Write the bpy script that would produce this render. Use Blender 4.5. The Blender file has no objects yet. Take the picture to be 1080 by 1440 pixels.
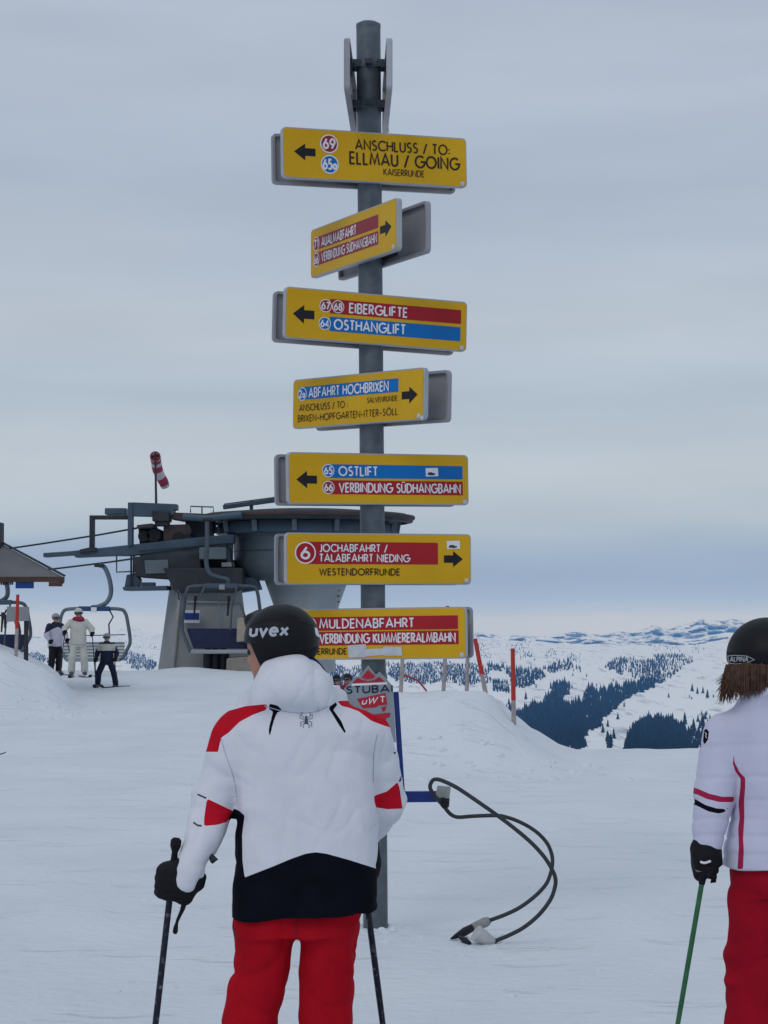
import bpy, bmesh, math, random
import numpy as np
from math import sin, cos, pi, radians
from mathutils import Vector, Matrix, Euler
from mathutils.bvhtree import BVHTree

random.seed(7)
rng = np.random.default_rng(11)
scene = bpy.context.scene
COL = scene.collection

# ------------------------------------------------------------------ camera
F = 3000.0                       # focal length in pixels of the 1080x1440 photograph
HOR = 870.0                      # image row of the horizon
TH = math.atan((HOR - 720.0) / F)
CAM = Vector((0.0, 0.0, 1.67))
cd = bpy.data.cameras.new("camera")
cam = bpy.data.objects.new("camera", cd)
COL.objects.link(cam)
cam.location = CAM
cam.rotation_euler = (pi / 2 + TH, 0, 0)
cd.sensor_fit = 'VERTICAL'
cd.sensor_height = 36.0
cd.lens = 36.0 * F / 1440.0
cd.clip_start = 0.1
cd.clip_end = 60000
scene.camera = cam

# ------------------------------------------------------------------ sky
SUN_EL, SUN_AZ = radians(38), radians(205)
world = bpy.data.worlds.new("World")
scene.world = world
world.use_nodes = True
wt = world.node_tree
for n in list(wt.nodes):
    wt.nodes.remove(n)
def wn(t, **kw):
    n = wt.nodes.new(t)
    for k, v in kw.items():
        setattr(n, k, v)
    return n
def srgb(r, g, b):
    f = lambda c: (c / 255 / 12.92) if c / 255 <= .04045 else ((c / 255 + .055) / 1.055) ** 2.4
    return (f(r), f(g), f(b), 1)
SKY_STR = 0.1
w_out = wn('ShaderNodeOutputWorld')
w_bg = wn('ShaderNodeBackground'); w_bg.inputs['Strength'].default_value = SKY_STR
w_sky = wn('ShaderNodeTexSky', sky_type='NISHITA', sun_disc=False)
w_sky.sun_elevation = SUN_EL; w_sky.sun_rotation = SUN_AZ
w_sky.altitude = 1900
w_geo = wn('ShaderNodeTexCoord')
w_sep = wn('ShaderNodeSeparateXYZ')
wt.links.new(w_geo.outputs['Generated'], w_sep.inputs[0])
# layered overcast: streaks stretched along the horizon
w_map = wn('ShaderNodeMapping'); w_map.inputs['Scale'].default_value = (1.6, 1.6, 9)
wt.links.new(w_geo.outputs['Generated'], w_map.inputs[0])
w_n1 = wn('ShaderNodeTexNoise'); w_n1.inputs['Scale'].default_value = 3.0; w_n1.inputs['Detail'].default_value = 4
w_n1.inputs['Roughness'].default_value = .5
wt.links.new(w_map.outputs[0], w_n1.inputs[0])
w_map2 = wn('ShaderNodeMapping'); w_map2.inputs['Scale'].default_value = (2.6, 2.6, 14)
wt.links.new(w_geo.outputs['Generated'], w_map2.inputs[0])
w_n2 = wn('ShaderNodeTexNoise'); w_n2.inputs['Scale'].default_value = 2.0; w_n2.inputs['Detail'].default_value = 3
wt.links.new(w_map2.outputs[0], w_n2.inputs[0])
def wmath(op, a, b=None, c=None):
    n = wn('ShaderNodeMath', operation=op)
    for i, v in enumerate((a, b, c)):
        if v is None: continue
        if isinstance(v, (int, float)): n.inputs[i].default_value = v
        else: wt.links.new(v, n.inputs[i])
    return n.outputs[0]
zz = w_sep.outputs['Z']
warp = wmath('MULTIPLY', wmath('SUBTRACT', w_n1.outputs[0], .5), wmath('ADD', wmath('MULTIPLY', zz, .42), .012))
zw = wmath('ADD', zz, warp)
rp = wn('ShaderNodeValToRGB')
stops = [(0.000, (176, 186, 202)), (0.004, (160, 174, 197)), (0.0095, (144, 164, 194)), (0.020, (136, 155, 185)), (0.033, (143, 161, 187)),
         (0.045, (168, 180, 193)), (0.07, (181, 189, 197)), (0.105, (168, 180, 193)), (0.14, (179, 188, 198)), (0.20, (166, 178, 193)), (0.26, (173, 183, 197)),
         (0.34, (158, 171, 188)), (0.6, (178, 188, 202)), (1.0, (190, 197, 208))]
while len(rp.color_ramp.elements) < len(stops):
    rp.color_ramp.elements.new(0.5)
for e, (p_, c_) in zip(rp.color_ramp.elements, stops):
    e.position = p_; e.color = srgb(*c_)
wt.links.new(zw, rp.inputs[0])
var = wmath('ADD', wmath('MULTIPLY', wmath('SUBTRACT', w_n2.outputs[0], .5), .26), 1.0)
scl = wmath('MULTIPLY', var, 1.0 / SKY_STR)
w_vm = wn('ShaderNodeVectorMath', operation='SCALE')
wt.links.new(rp.outputs[0], w_vm.inputs[0]); wt.links.new(scl, w_vm.inputs['Scale'])
w_mix = wn('ShaderNodeMix', data_type='RGBA'); w_mix.inputs[0].default_value = .93
wt.links.new(w_sky.outputs[0], w_mix.inputs[6]); wt.links.new(w_vm.outputs[0], w_mix.inputs[7])
wt.links.new(w_mix.outputs[2], w_bg.inputs['Color'])
wt.links.new(w_bg.outputs[0], w_out.inputs['Surface'])

sd = bpy.data.lights.new("sun", 'SUN'); sd.energy = .5; sd.angle = radians(25); sd.color = (1, .96, .9)
sun = bpy.data.objects.new("sun", sd); COL.objects.link(sun)
sv = Vector((sin(SUN_AZ) * cos(SUN_EL), cos(SUN_AZ) * cos(SUN_EL), sin(SUN_EL)))
sun.rotation_euler = sv.to_track_quat('Z', 'Y').to_euler()
sun.location = (0, -20, 30)

vs = scene.view_settings
scene.display_settings.display_device = 'sRGB'
vs.view_transform = 'Standard'; vs.look = 'None'; vs.exposure = 0.12; vs.gamma = 1.0; vs.use_curve_mapping = False
scene.cycles.use_denoising = True
scene.cycles.volume_bounces = 1
scene.cycles.max_bounces = 6
scene.cycles.caustics_reflective = False
scene.cycles.caustics_refractive = False

# ------------------------------------------------------------------ helpers
def at(px, py, Y):
    """world point seen at photograph pixel (px, py) at distance Y in front of the camera"""
    u, v = (px - 540) / F, (720 - py) / F
    dy = cos(TH) - v * sin(TH); dz = sin(TH) + v * cos(TH)
    t = Y / dy
    return Vector((u * t, Y, CAM.z + dz * t))
def proj(p):
    p = np.asarray(p, float)
    X, Y, Z = p[..., 0], p[..., 1], p[..., 2] - CAM.z
    fw = Y * cos(TH) + Z * sin(TH); up = -Y * sin(TH) + Z * cos(TH)
    return 540 + F * X / fw, 720 - F * up / fw

def M(name, col, rough=.6, metal=0.0, var=.08, scale=6.0, bump=0.0, bscale=40.0, col2=None, spec=.22, coat=0.0, sheen=0.0, thr=None):
    """procedural material: base colour broken up by noise, optional second colour and bump"""
    m = bpy.data.materials.new(name); m.use_nodes = True
    nt = m.node_tree; b = nt.nodes['Principled BSDF']
    b.inputs['Roughness'].default_value = rough; b.inputs['Metallic'].default_value = metal
    b.inputs['Specular IOR Level'].default_value = spec
    b.inputs['Coat Weight'].default_value = coat
    b.inputs['Sheen Weight'].default_value = sheen
    tc = nt.nodes.new('ShaderNodeTexCoord')
    nz = nt.nodes.new('ShaderNodeTexNoise'); nz.inputs['Scale'].default_value = scale; nz.inputs['Detail'].default_value = 5
    nt.links.new(tc.outputs['Object'], nz.inputs['Vector'])
    r = nt.nodes.new('ShaderNodeValToRGB')
    c = Vector(col); c2 = Vector(col2) if col2 else c * (1 + var)
    c1 = c if col2 else c * (1 - var)
    lo, hi = thr if thr else (.3, .7)
    r.color_ramp.elements[0].position = lo; r.color_ramp.elements[1].position = hi
    r.color_ramp.elements[0].color = (*c1, 1); r.color_ramp.elements[1].color = (*c2, 1)
    nt.links.new(nz.outputs[0], r.inputs[0]); nt.links.new(r.outputs[0], b.inputs['Base Color'])
    if bump:
        n2 = nt.nodes.new('ShaderNodeTexNoise'); n2.inputs['Scale'].default_value = bscale; n2.inputs['Detail'].default_value = 4
        nt.links.new(tc.outputs['Object'], n2.inputs['Vector'])
        bp = nt.nodes.new('ShaderNodeBump'); bp.inputs['Strength'].default_value = bump; bp.inputs['Distance'].default_value = .02
        nt.links.new(n2.outputs[0], bp.inputs['Height']); nt.links.new(bp.outputs[0], b.inputs['Normal'])
    return m

def thing(name, label, cat, loc=(0, 0, 0), group=None, rot=(0, 0, 0)):
    o = bpy.data.objects.new(name, None); COL.objects.link(o)
    o.empty_display_size = .2
    o.location = loc; o.rotation_euler = rot
    o['label'] = label; o['category'] = cat
    if group: o['group'] = group
    return o
def tag(o, label, cat, group=None):
    o['label'] = label; o['category'] = cat
    if group: o['group'] = group
    return o
def org(o):
    v = Vector((0, 0, 0))
    while o is not None:
        v = v + o.location; o = o.parent
    return v

class MB:
    """collects geometry, then links it as one mesh object"""
    def __init__(s): s.v = []; s.f = []; s.mi = []; s.cur = 0
    def add(s, vs, fs):
        b = len(s.v); s.v += [tuple(x) for x in vs]
        for f in fs: s.f.append([b + i for i in f]); s.mi.append(s.cur)
        return s
    def hexa(s, p):
        return s.add(p, [(0, 3, 2, 1), (4, 5, 6, 7), (0, 1, 5, 4), (1, 2, 6, 5), (2, 3, 7, 6), (3, 0, 4, 7)])
    def box(s, lo, hi):
        (x0, y0, z0), (x1, y1, z1) = lo, hi
        return s.hexa([(x0, y0, z0), (x1, y0, z0), (x1, y1, z0), (x0, y1, z0), (x0, y0, z1), (x1, y0, z1), (x1, y1, z1), (x0, y1, z1)])
    def prism(s, poly, axis_vec):
        """poly: list of 3-D points, extruded by axis_vec"""
        n = len(poly); a = Vector(axis_vec)
        vs = [Vector(p) for p in poly] + [Vector(p) + a for p in poly]
        fs = [list(range(n))[::-1], list(range(n, 2 * n))] + [(i, (i + 1) % n, n + (i + 1) % n, n + i) for i in range(n)]
        return s.add(vs, fs)
    def tube(s, pts, r, n=10, closed=False, cap=True):
        pts = [Vector(p) for p in pts]; k = len(pts)
        rs = r if isinstance(r, (list, tuple)) else [r] * k
        up = None; rings = []
        for i in range(k):
            if closed: d = pts[(i + 1) % k] - pts[i - 1]
            else: d = pts[min(i + 1, k - 1)] - pts[max(i - 1, 0)]
            if d.length < 1e-9: d = Vector((0, 0, 1))
            d.normalize()
            if up is None:
                up = d.orthogonal().normalized()
            else:
                up = (up - d * up.dot(d))
                up = up.normalized() if up.length > 1e-6 else d.orthogonal().normalized()
            w = d.cross(up)
            rings.append([pts[i] + (up * cos(2 * pi * j / n) + w * sin(2 * pi * j / n)) * rs[i] for j in range(n)])
        vs = [p for ring in rings for p in ring]; fs = []
        for i in range(k if closed else k - 1):
            a, b = i * n, ((i + 1) % k) * n
            fs += [(a + j, a + (j + 1) % n, b + (j + 1) % n, b + j) for j in range(n)]
        if cap and not closed:
            fs.append(list(range(n))[::-1]); fs.append([(k - 1) * n + j for j in range(n)])
        return s.add(vs, fs)
    def lathe(s, c, prof, n=48, axis='Z'):
        """prof: (r, h) pairs round the vertical through c"""
        c = Vector(c); vs = []; fs = []; k = len(prof)
        for r, h in prof:
            for j in range(n):
                a = 2 * pi * j / n
                o = Vector((r * cos(a), r * sin(a), h))
                if axis == 'Y': o = Vector((r * cos(a), h, r * sin(a)))
                if axis == 'X': o = Vector((h, r * cos(a), r * sin(a)))
                vs.append(c + o)
        for i in range(k - 1):
            fs += [(i * n + j, i * n + (j + 1) % n, (i + 1) * n + (j + 1) % n, (i + 1) * n + j) for j in range(n)]
        fs.append(list(range(n))[::-1]); fs.append([(k - 1) * n + j for j in range(n)])
        return s.add(vs, fs)
    def bar(s, a, b, w, h):
        """rectangular bar from a to b; w across (horizontal), h vertical"""
        a, b = Vector(a), Vector(b); d = (b - a).normalized()
        up = Vector((0, 0, 1)) if abs(d.z) < .9 else Vector((0, 1, 0))
        x = d.cross(up).normalized() * w / 2; y = x.normalized().cross(d) * h / 2
        return s.hexa([a - x - y, a + x - y, a + x + y, a - x + y, b - x - y, b + x - y, b + x + y, b - x + y])
    # boxes and prisms placed by where they stand in the photograph, with a real depth range
    def pbox(s, x0, y0, x1, y1, Ya, Yb):
        Ym = (Ya + Yb) / 2
        a, b = at(x0, y1, Ym), at(x1, y0, Ym)
        return s.box((a.x, Ya, a.z), (b.x, Yb, b.z))
    def pprism(s, pts, Ya, Yb):
        Ym = (Ya + Yb) / 2
        P = [at(x, y, Ym) for x, y in pts]
        return s.prism([(p.x, Ya, p.z) for p in P], (0, Yb - Ya, 0))
    def ptube(s, pts, Y, r, n=8, **kw):
        return s.tube([at(x, y, Y) for x, y in pts], r, n, **kw)
    def build(s, name, mats, parent=None, smooth=False, bevel=0.0, local=False, seg=2):
        off = Vector((0, 0, 0)) if (parent is None or local) else org(parent)
        me = bpy.data.meshes.new(name)
        me.from_pydata([tuple(Vector(v) - off) for v in s.v], [], s.f)
        if not isinstance(mats, (list, tuple)): mats = [mats]
        for m in mats: me.materials.append(m)
        me.polygons.foreach_set('material_index', s.mi)
        bm = bmesh.new(); bm.from_mesh(me)
        if bevel:
            es = [e for e in bm.edges if len(e.link_faces) == 2 and e.calc_face_angle(0) > .6]
            bmesh.ops.bevel(bm, geom=es, offset=bevel, segments=seg, affect='EDGES', profile=.5, clamp_overlap=True)
        bmesh.ops.recalc_face_normals(bm, faces=bm.faces)
        if smooth:
            for f in bm.faces: f.smooth = True
            for e in bm.edges:
                if len(e.link_faces) == 2 and e.calc_face_angle(0) > .7: e.smooth = False
        bm.to_mesh(me); bm.free()
        o = bpy.data.objects.new(name, me); COL.objects.link(o)
        if parent is not None: o.parent = parent
        return o
def smoothpath(pts, sub=6, closed=False):
    """Catmull-Rom through pts"""
    P = [np.array(p, float) for p in pts]; n = len(P); out = []
    rngk = range(n if closed else n - 1)
    for i in rngk:
        if closed: a, b, c, d = P[i - 1], P[i], P[(i + 1) % n], P[(i + 2) % n]
        else: a, b, c, d = P[max(i - 1, 0)], P[i], P[i + 1], P[min(i + 2, n - 1)]
        for k in range(sub):
            t = k / sub
            out.append(.5 * ((2 * b) + (c - a) * t + (2 * a - 5 * b + 4 * c - d) * t * t + (3 * b - a - 3 * c + d) * t ** 3))
    if not closed: out.append(P[-1])
    return out

_lat = rng.random((32, 32, 32))
def vnoise(p, s):
    """smooth value noise, about -1..1, on an (n,3) array"""
    q = np.asarray(p, float) * s; i = np.floor(q).astype(int); f = q - i; f = f * f * (3 - 2 * f)
    g = lambda a, b, c: _lat[(i[:, 0] + a) % 32, (i[:, 1] + b) % 32, (i[:, 2] + c) % 32]
    x0 = lambda b, c: g(0, b, c) * (1 - f[:, 0]) + g(1, b, c) * f[:, 0]
    y0 = lambda c: x0(0, c) * (1 - f[:, 1]) + x0(1, c) * f[:, 1]
    return (y0(0) * (1 - f[:, 2]) + y0(1) * f[:, 2]) * 2 - 1
def fbm(p, s, o=4, gain=.5):
    r = 0; a = 1
    for k in range(o):
        r = r + a * vnoise(np.asarray(p) + 17.3 * k, s); s *= 2.03; a *= gain
    return r
def sstep(a, b, x):
    t = np.clip((x - a) / (b - a), 0, 1); return t * t * (3 - 2 * t)

class SDF:
    def __init__(s, lo, hi, h):
        s.lo = np.array(lo, float); s.h = h
        n = np.ceil((np.array(hi, float) - s.lo) / h).astype(int) + 1
        s.ax = [s.lo[i] + h * np.arange(n[i]) for i in range(3)]
        s.d = np.full(n, 9.0)
    def _put(s, fn, lo, hi, k, op='u'):
        m = 2 * k + 4 * s.h; sl = []
        for i in range(3):
            a = max(0, int((lo[i] - m - s.lo[i]) / s.h)); b = min(len(s.ax[i]), int((hi[i] + m - s.lo[i]) / s.h) + 2)
            if a >= b: return
            sl.append(slice(a, b))
        sl = tuple(sl)
        X = s.ax[0][sl[0]][:, None, None]; Y = s.ax[1][sl[1]][None, :, None]; Z = s.ax[2][sl[2]][None, None, :]
        v = fn(X, Y, Z); d = s.d[sl]
        if op == 'u':
            if k > 0:
                t = np.clip(.5 + .5 * (d - v) / k, 0, 1); s.d[sl] = d * (1 - t) + v * t - k * t * (1 - t)
            else: s.d[sl] = np.minimum(d, v)
        elif op == 'cut': s.d[sl] = np.maximum(d, -v)
    def cone(s, a, b, ra, rb, k=.02, sy=1.0):
        a, b = Vector(a), Vector(b); R = max(ra, rb)
        lo = [min(a[i], b[i]) - R for i in range(3)]; hi = [max(a[i], b[i]) + R for i in range(3)]
        ab = b - a; L = max(ab.length_squared, 1e-9)
        def fn(X, Y, Z):
            x, y, z = X - a.x, Y - a.y, Z - a.z
            t = np.clip((x * ab.x + y * ab.y + z * ab.z) / L, 0, 1)
            return np.sqrt((x - t * ab.x) ** 2 + ((y - t * ab.y) / sy) ** 2 + (z - t * ab.z) ** 2) - (ra + (rb - ra) * t)
        s._put(fn, lo, hi, k); return s
    def chain(s, pts, rs, k=.01):
        for i in range(len(pts) - 1): s.cone(pts[i], pts[i + 1], rs[i], rs[i + 1], k)
        return s
    def ell(s, c, r, k=.02, R=None, op='u'):
        c = Vector(c); m = max(r); Ri = np.array(R.to_3x3().transposed()) if R is not None else np.eye(3)
        def fn(X, Y, Z):
            x, y, z = X - c.x, Y - c.y, Z - c.z
            q = [(Ri[i][0] * x + Ri[i][1] * y + Ri[i][2] * z) for i in range(3)]
            k0 = np.sqrt(sum((q[i] / r[i]) ** 2 for i in range(3))) + 1e-9
            k1 = np.sqrt(sum((q[i] / r[i] ** 2) ** 2 for i in range(3))) + 1e-9
            return k0 * (k0 - 1) / k1
        s._put(fn, [c[i] - m for i in range(3)], [c[i] + m for i in range(3)], k, op); return s
    def loft(s, rows, k=.02, ex=2.4):
        """rows: (z, cx, cy, hx, hy), upright tube of super-elliptical sections"""
        rows = sorted(rows); A = np.array(rows, float)
        hx, hy = A[:, 3].max(), A[:, 4].max()
        lo = [A[:, 1].min() - hx, A[:, 2].min() - hy, A[0, 0]]; hi = [A[:, 1].max() + hx, A[:, 2].max() + hy, A[-1, 0]]
        def fn(X, Y, Z):
            I = [np.interp(Z, A[:, 0], A[:, j]) for j in range(1, 5)]
            q = (np.abs((X - I[0]) / I[2]) ** ex + np.abs((Y - I[1]) / I[3]) ** ex) ** (1 / ex)
            d = (q - 1) * np.minimum(I[2], I[3])
            return np.maximum(d, np.maximum(A[0, 0] - Z, Z - A[-1, 0]))
        s._put(fn, lo, hi, k); return s
    def cutfn(s, fn):
        X = s.ax[0][:, None, None]; Y = s.ax[1][None, :, None]; Z = s.ax[2][None, None, :]
        s.d = np.maximum(s.d, fn(X, Y, Z)); return s
    def mesh(s):
        d = s.d; n = np.array(d.shape); ins = d < 0
        c = np.zeros(n - 1, int)
        for a in (0, 1):
            for b in (0, 1):
                for e in (0, 1):
                    c += ins[a:n[0] - 1 + a, b:n[1] - 1 + b, e:n[2] - 1 + e]
        idx = np.argwhere((c > 0) & (c < 8)); N = len(idx)
        acc = np.zeros((N, 3)); cnt = np.zeros(N)
        cor = [(a, b, e) for a in (0, 1) for b in (0, 1) for e in (0, 1)]
        val = {k: d[idx[:, 0] + k[0], idx[:, 1] + k[1], idx[:, 2] + k[2]] for k in cor}
        for p in cor:
            for ax in range(3):
                if p[ax] == 1: continue
                q = list(p); q[ax] = 1; q = tuple(q)
                a, b = val[p], val[q]; m = (a < 0) != (b < 0)
                t = np.where(m, a / np.where(a == b, 1, a - b), 0)
                pos = np.tile(np.array(p, float), (N, 1)); pos[:, ax] = t
                acc[m] += pos[m]; cnt[m] += 1
        V = s.lo + s.h * (idx + acc / cnt[:, None])
        cid = np.full(n - 1, -1, int); cid[tuple(idx.T)] = np.arange(N)
        Q = []
        for ax in range(3):
            o = [a for a in range(3) if a != ax]
            s0 = [slice(None)] * 3; s1 = [slice(None)] * 3
            s0[ax] = slice(0, n[ax] - 1); s1[ax] = slice(1, n[ax])
            A_, B_ = ins[tuple(s0)], ins[tuple(s1)]
            e = np.argwhere(A_ != B_)
            e = e[(e[:, o[0]] > 0) & (e[:, o[1]] > 0) & (e[:, o[0]] < n[o[0]] - 1) & (e[:, o[1]] < n[o[1]] - 1)]
            def cell(da, db):
                t = e.copy(); t[:, o[0]] += da; t[:, o[1]] += db
                return cid[tuple(t.T)]
            q = np.stack([cell(-1, -1), cell(0, -1), cell(0, 0), cell(-1, 0)], 1)
            fl = A_[tuple(e.T)]
            if ax == 1: fl = ~fl
            q[~fl] = q[~fl][:, ::-1]
            Q.append(q)
        Q = np.concatenate(Q); Q = Q[(Q >= 0).all(1)]
        return V, Q

def vnormals(V, Q):
    nrm = np.zeros_like(V)
    fn = np.cross(V[Q[:, 2]] - V[Q[:, 0]], V[Q[:, 3]] - V[Q[:, 1]])
    for i in range(4): np.add.at(nrm, Q[:, i], fn)
    return nrm / (np.linalg.norm(nrm, axis=1)[:, None] + 1e-12)
def relax(V, Q, it=2, w=.5):
    e = np.concatenate([Q[:, [0, 1]], Q[:, [1, 2]], Q[:, [2, 3]], Q[:, [3, 0]]])
    for _ in range(it):
        s_ = np.zeros_like(V); c_ = np.zeros(len(V))
        np.add.at(s_, e[:, 0], V[e[:, 1]]); np.add.at(c_, e[:, 0], 1)
        np.add.at(s_, e[:, 1], V[e[:, 0]]); np.add.at(c_, e[:, 1], 1)
        V = V * (1 - w) + w * s_ / np.maximum(c_, 1)[:, None]
    return V
def polysd(px, py, poly):
    """signed distance (negative inside) of points to a polygon"""
    P = np.array(poly, float); d = np.full(px.shape, 1e18); ins = np.zeros(px.shape, bool)
    for i in range(len(P)):
        a, b = P[i], P[(i + 1) % len(P)]
        e = b - a; wx, wy = px - a[0], py - a[1]
        t = np.clip((wx * e[0] + wy * e[1]) / (e @ e + 1e-12), 0, 1)
        d = np.minimum(d, (wx - t * e[0]) ** 2 + (wy - t * e[1]) ** 2)
        c = (a[1] <= py) != (b[1] <= py)
        with np.errstate(divide='ignore', invalid='ignore'):
            xi = a[0] + (py - a[1]) / (b[1] - a[1] if b[1] != a[1] else 1e-12) * e[0]
        ins ^= c & (px < xi)
    return np.where(ins, -1, 1) * np.sqrt(d)
def ppoly(poly, back=None):
    """mask drawn on a garment where the photograph shows it; back = only nearer than this distance"""
    def fn(p):
        x, y = proj(p); d = polysd(x, y, poly)
        if back is not None: d = np.maximum(d, (p[:, 1] - back) * 400)
        return d
    return fn
def sdf_obj(name, V, Q, mats, parent, paints=()):
    """mesh object from surface nets; paints = mask functions cut cleanly into the surface, each its own material"""
    off = np.array(org(parent)) if parent is not None else np.zeros(3)
    if not isinstance(mats, (list, tuple)): mats = [mats]
    me = bpy.data.meshes.new(name)
    me.from_pydata((V - off).tolist(), [], Q.tolist())
    for m in mats: me.materials.append(m)
    if paints:
        bm = bmesh.new(); bm.from_mesh(me)
        for mi, fn in enumerate(paints, 1):
            bm.verts.ensure_lookup_table()
            P = np.array([v.co[:] for v in bm.verts]) + off
            d = fn(P); d = np.where(np.abs(d) < 1e-4, 1e-4, d)
            val = {v: float(x) for v, x in zip(bm.verts, d)}
            new = set()
            for e in list(bm.edges):
                a, b = e.verts; va, vb = val[a], val[b]
                if (va < 0) != (vb < 0):
                    _, nv = bmesh.utils.edge_split(e, a, va / (va - vb))
                    val[nv] = 0.0; new.add(nv)
            for f in list({f for v in new for f in v.link_faces}):
                nv = [v for v in f.verts if v in new]
                if len(nv) == 2 and not any(set(e.verts) == set(nv) for e in f.edges):
                    try: bmesh.utils.face_split(f, nv[0], nv[1])
                    except Exception: pass
            for f in bm.faces:
                if sum(val[v] for v in f.verts) < 0: f.material_index = mi
        bm.to_mesh(me); bm.free()
    for p in me.polygons: p.use_smooth = True
    o = bpy.data.objects.new(name, me); COL.objects.link(o)
    if parent is not None: o.parent = parent
    return o

# ------------------------------------------------------------------ stroke lettering (geometric sans)
def arc(cx, cy, rx, ry, a0, a1, n=10):
    return [(cx + rx * cos(radians(a0 + (a1 - a0) * i / n)), cy + ry * sin(radians(a0 + (a1 - a0) * i / n))) for i in range(n + 1)]
GL = {
 'A': (.80, [[(0, 0), (.4, 1), (.8, 0)], [(.13, .3), (.67, .3)]]),
 'B': (.52, [[(.0, .53), (.27, .53)] + arc(.27, .765, .22, .235, -90, 90)[1:] + [(0, 1), (0, 0), (.27, 0)] + arc(.27, .265, .25, .265, -90, 90)[1:]]),
 'C': (.80, [arc(.5, .5, .5, .5, 45, 315, 16)]),
 'D': (.70, [[(0, 0), (0, 1), (.2, 1)] + arc(.2, .5, .5, .5, 90, -90, 14)[1:] + [(0, 0)]]),
 'E': (.46, [[(.46, 1), (0, 1), (0, 0), (.46, 0)], [(0, .52), (.43, .52)]]),
 'F': (.46, [[(.46, 1), (0, 1), (0, 0)], [(0, .5), (.43, .5)]]),
 'G': (.92, [arc(.5, .5, .5, .5, 48, 360, 18) + [(.55, .5)]]),
 'H': (.66, [[(0, 0), (0, 1)], [(.66, 0), (.66, 1)], [(0, .52), (.66, .52)]]),
 'I': (.02, [[(0, 0), (0, 1)]]),
 'J': (.30, [[(.3, 1), (.3, .2)] + arc(.1, .2, .2, .2, 0, -110, 8)[1:]]),
 'K': (.58, [[(0, 0), (0, 1)], [(.55, 1), (.03, .5)], [(.14, .62), (.6, 0)]]),
 'L': (.42, [[(0, 1), (0, 0), (.42, 0)]]),
 'M': (.95, [[(0, 0), (.15, 1), (.475, .1), (.8, 1), (.95, 0)]]),
 'N': (.72, [[(0, 0), (0, 1), (.72, 0), (.72, 1)]]),
 'O': (1.0, [arc(.5, .5, .5, .5, 0, 360, 24)]),
 'P': (.48, [[(0, 0), (0, 1), (.24, 1)] + arc(.24, .74, .24, .26, 90, -90)[1:] + [(0, .48)]]),
 'R': (.52, [[(0, 0), (0, 1), (.24, 1)] + arc(.24, .74, .24, .26, 90, -90)[1:] + [(0, .48)], [(.2, .48), (.52, 0)]]),
 'S': (.50, [arc(.26, .76, .22, .24, 35, 235, 10) + arc(.24, .26, .25, .26, 65, -140, 12)]),
 'T': (.52, [[(0, 1), (.52, 1)], [(.26, 1), (.26, 0)]]),
 'U': (.62, [[(0, 1), (0, .31)] + arc(.31, .31, .31, .31, 180, 360, 12)[1:] + [(.62, 1)]]),
 'V': (.76, [[(0, 1), (.38, 0), (.76, 1)]]),
 'W': (1.1, [[(0, 1), (.27, 0), (.55, .9), (.83, 0), (1.1, 1)]]),
 'X': (.64, [[(0, 0), (.62, 1)], [(.02, 1), (.64, 0)]]),
 'Z': (.56, [[(0, 1), (.56, 1), (0, 0), (.56, 0)]]),
 '/': (.42, [[(0, -.08), (.42, 1.02)]]),
 '-': (.42, [[(0, .4), (.42, .4)]]),
 ':': (.02, [[(0, .08), (0, .2)], [(0, .5), (0, .62)]]),
 ' ': (.22, []),
 '1': (.2, [[(0, .85), (.2, 1), (.2, 0)]]),
 '2': (.5, [arc(.25, .74, .24, .26, 170, -35, 10) + [(0, 0), (.52, 0)]]),
 '4': (.56, [[(.42, 0), (.42, 1), (0, .27), (.56, .27)]]),
 '5': (.5, [[(.46, 1), (.13, 1), (.06, .58)] + arc(.22, .31, .28, .31, 120, -140, 12)]),
 '6': (.54, [arc(.27, .3, .27, .3, 0, 360, 16), [(.02, .38), (.36, 1)]]),
 '7': (.5, [[(0, 1), (.5, 1), (.12, 0)]]),
 '8': (.5, [arc(.25, .27, .25, .27, 0, 360, 16), arc(.25, .77, .2, .23, 0, 360, 14)]),
 '9': (.54, [arc(.27, .7, .27, .3, 0, 360, 16), [(.52, .62), (.18, 0)]]),
 'a': (.46, [arc(.23, .27, .23, .27, 0, 360, 14), [(.46, .56), (.46, 0)]]),
 'u': (.5, [[(0, .68), (0, .22)] + arc(.24, .22, .24, .22, 180, 330, 8)[1:], [(.5, .68), (.5, 0)]]),
 'v': (.56, [[(0, .68), (.28, 0), (.56, .68)]]),
 'e': (.6, [[(.04, .36), (.58, .36)] + arc(.3, .34, .29, .34, 4, 320, 14)]),
 'x': (.58, [[(0, 0), (.55, .68)], [(.03, .68), (.58, 0)]]),
}
GL['Ü'] = (GL['U'][0], GL['U'][1] + [[(.17, 1.14), (.17, 1.27)], [(.45, 1.14), (.45, 1.27)]])
GL['Ö'] = (GL['O'][0], GL['O'][1] + [[(.32, 1.14), (.32, 1.27)], [(.68, 1.14), (.68, 1.27)]])
def strip(pts, t):
    """2-D polyline -> list of (left, right) points with mitred joints"""
    P = [np.array(p, float) for p in pts]; n = len(P); out = []
    closed = np.linalg.norm(P[0] - P[-1]) < 1e-6
    for i in range(n):
        if closed and i in (0, n - 1): a, b = P[1] - P[0], P[-1] - P[-2]; a, b = b, a
        else: a = P[i] - P[max(i - 1, 0)]; b = P[min(i + 1, n - 1)] - P[i]
        if np.linalg.norm(a) < 1e-9: a = b
        if np.linalg.norm(b) < 1e-9: b = a
        a = a / np.linalg.norm(a); b = b / np.linalg.norm(b)
        na, nb = np.array((-a[1], a[0])), np.array((-b[1], b[0]))
        m = na + nb; L = np.linalg.norm(m)
        m = na if L < 1e-6 else m / L
        k = t / 2 / max(m @ na, .45)
        out.append((P[i] + m * k, P[i] - m * k))
    return out
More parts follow.
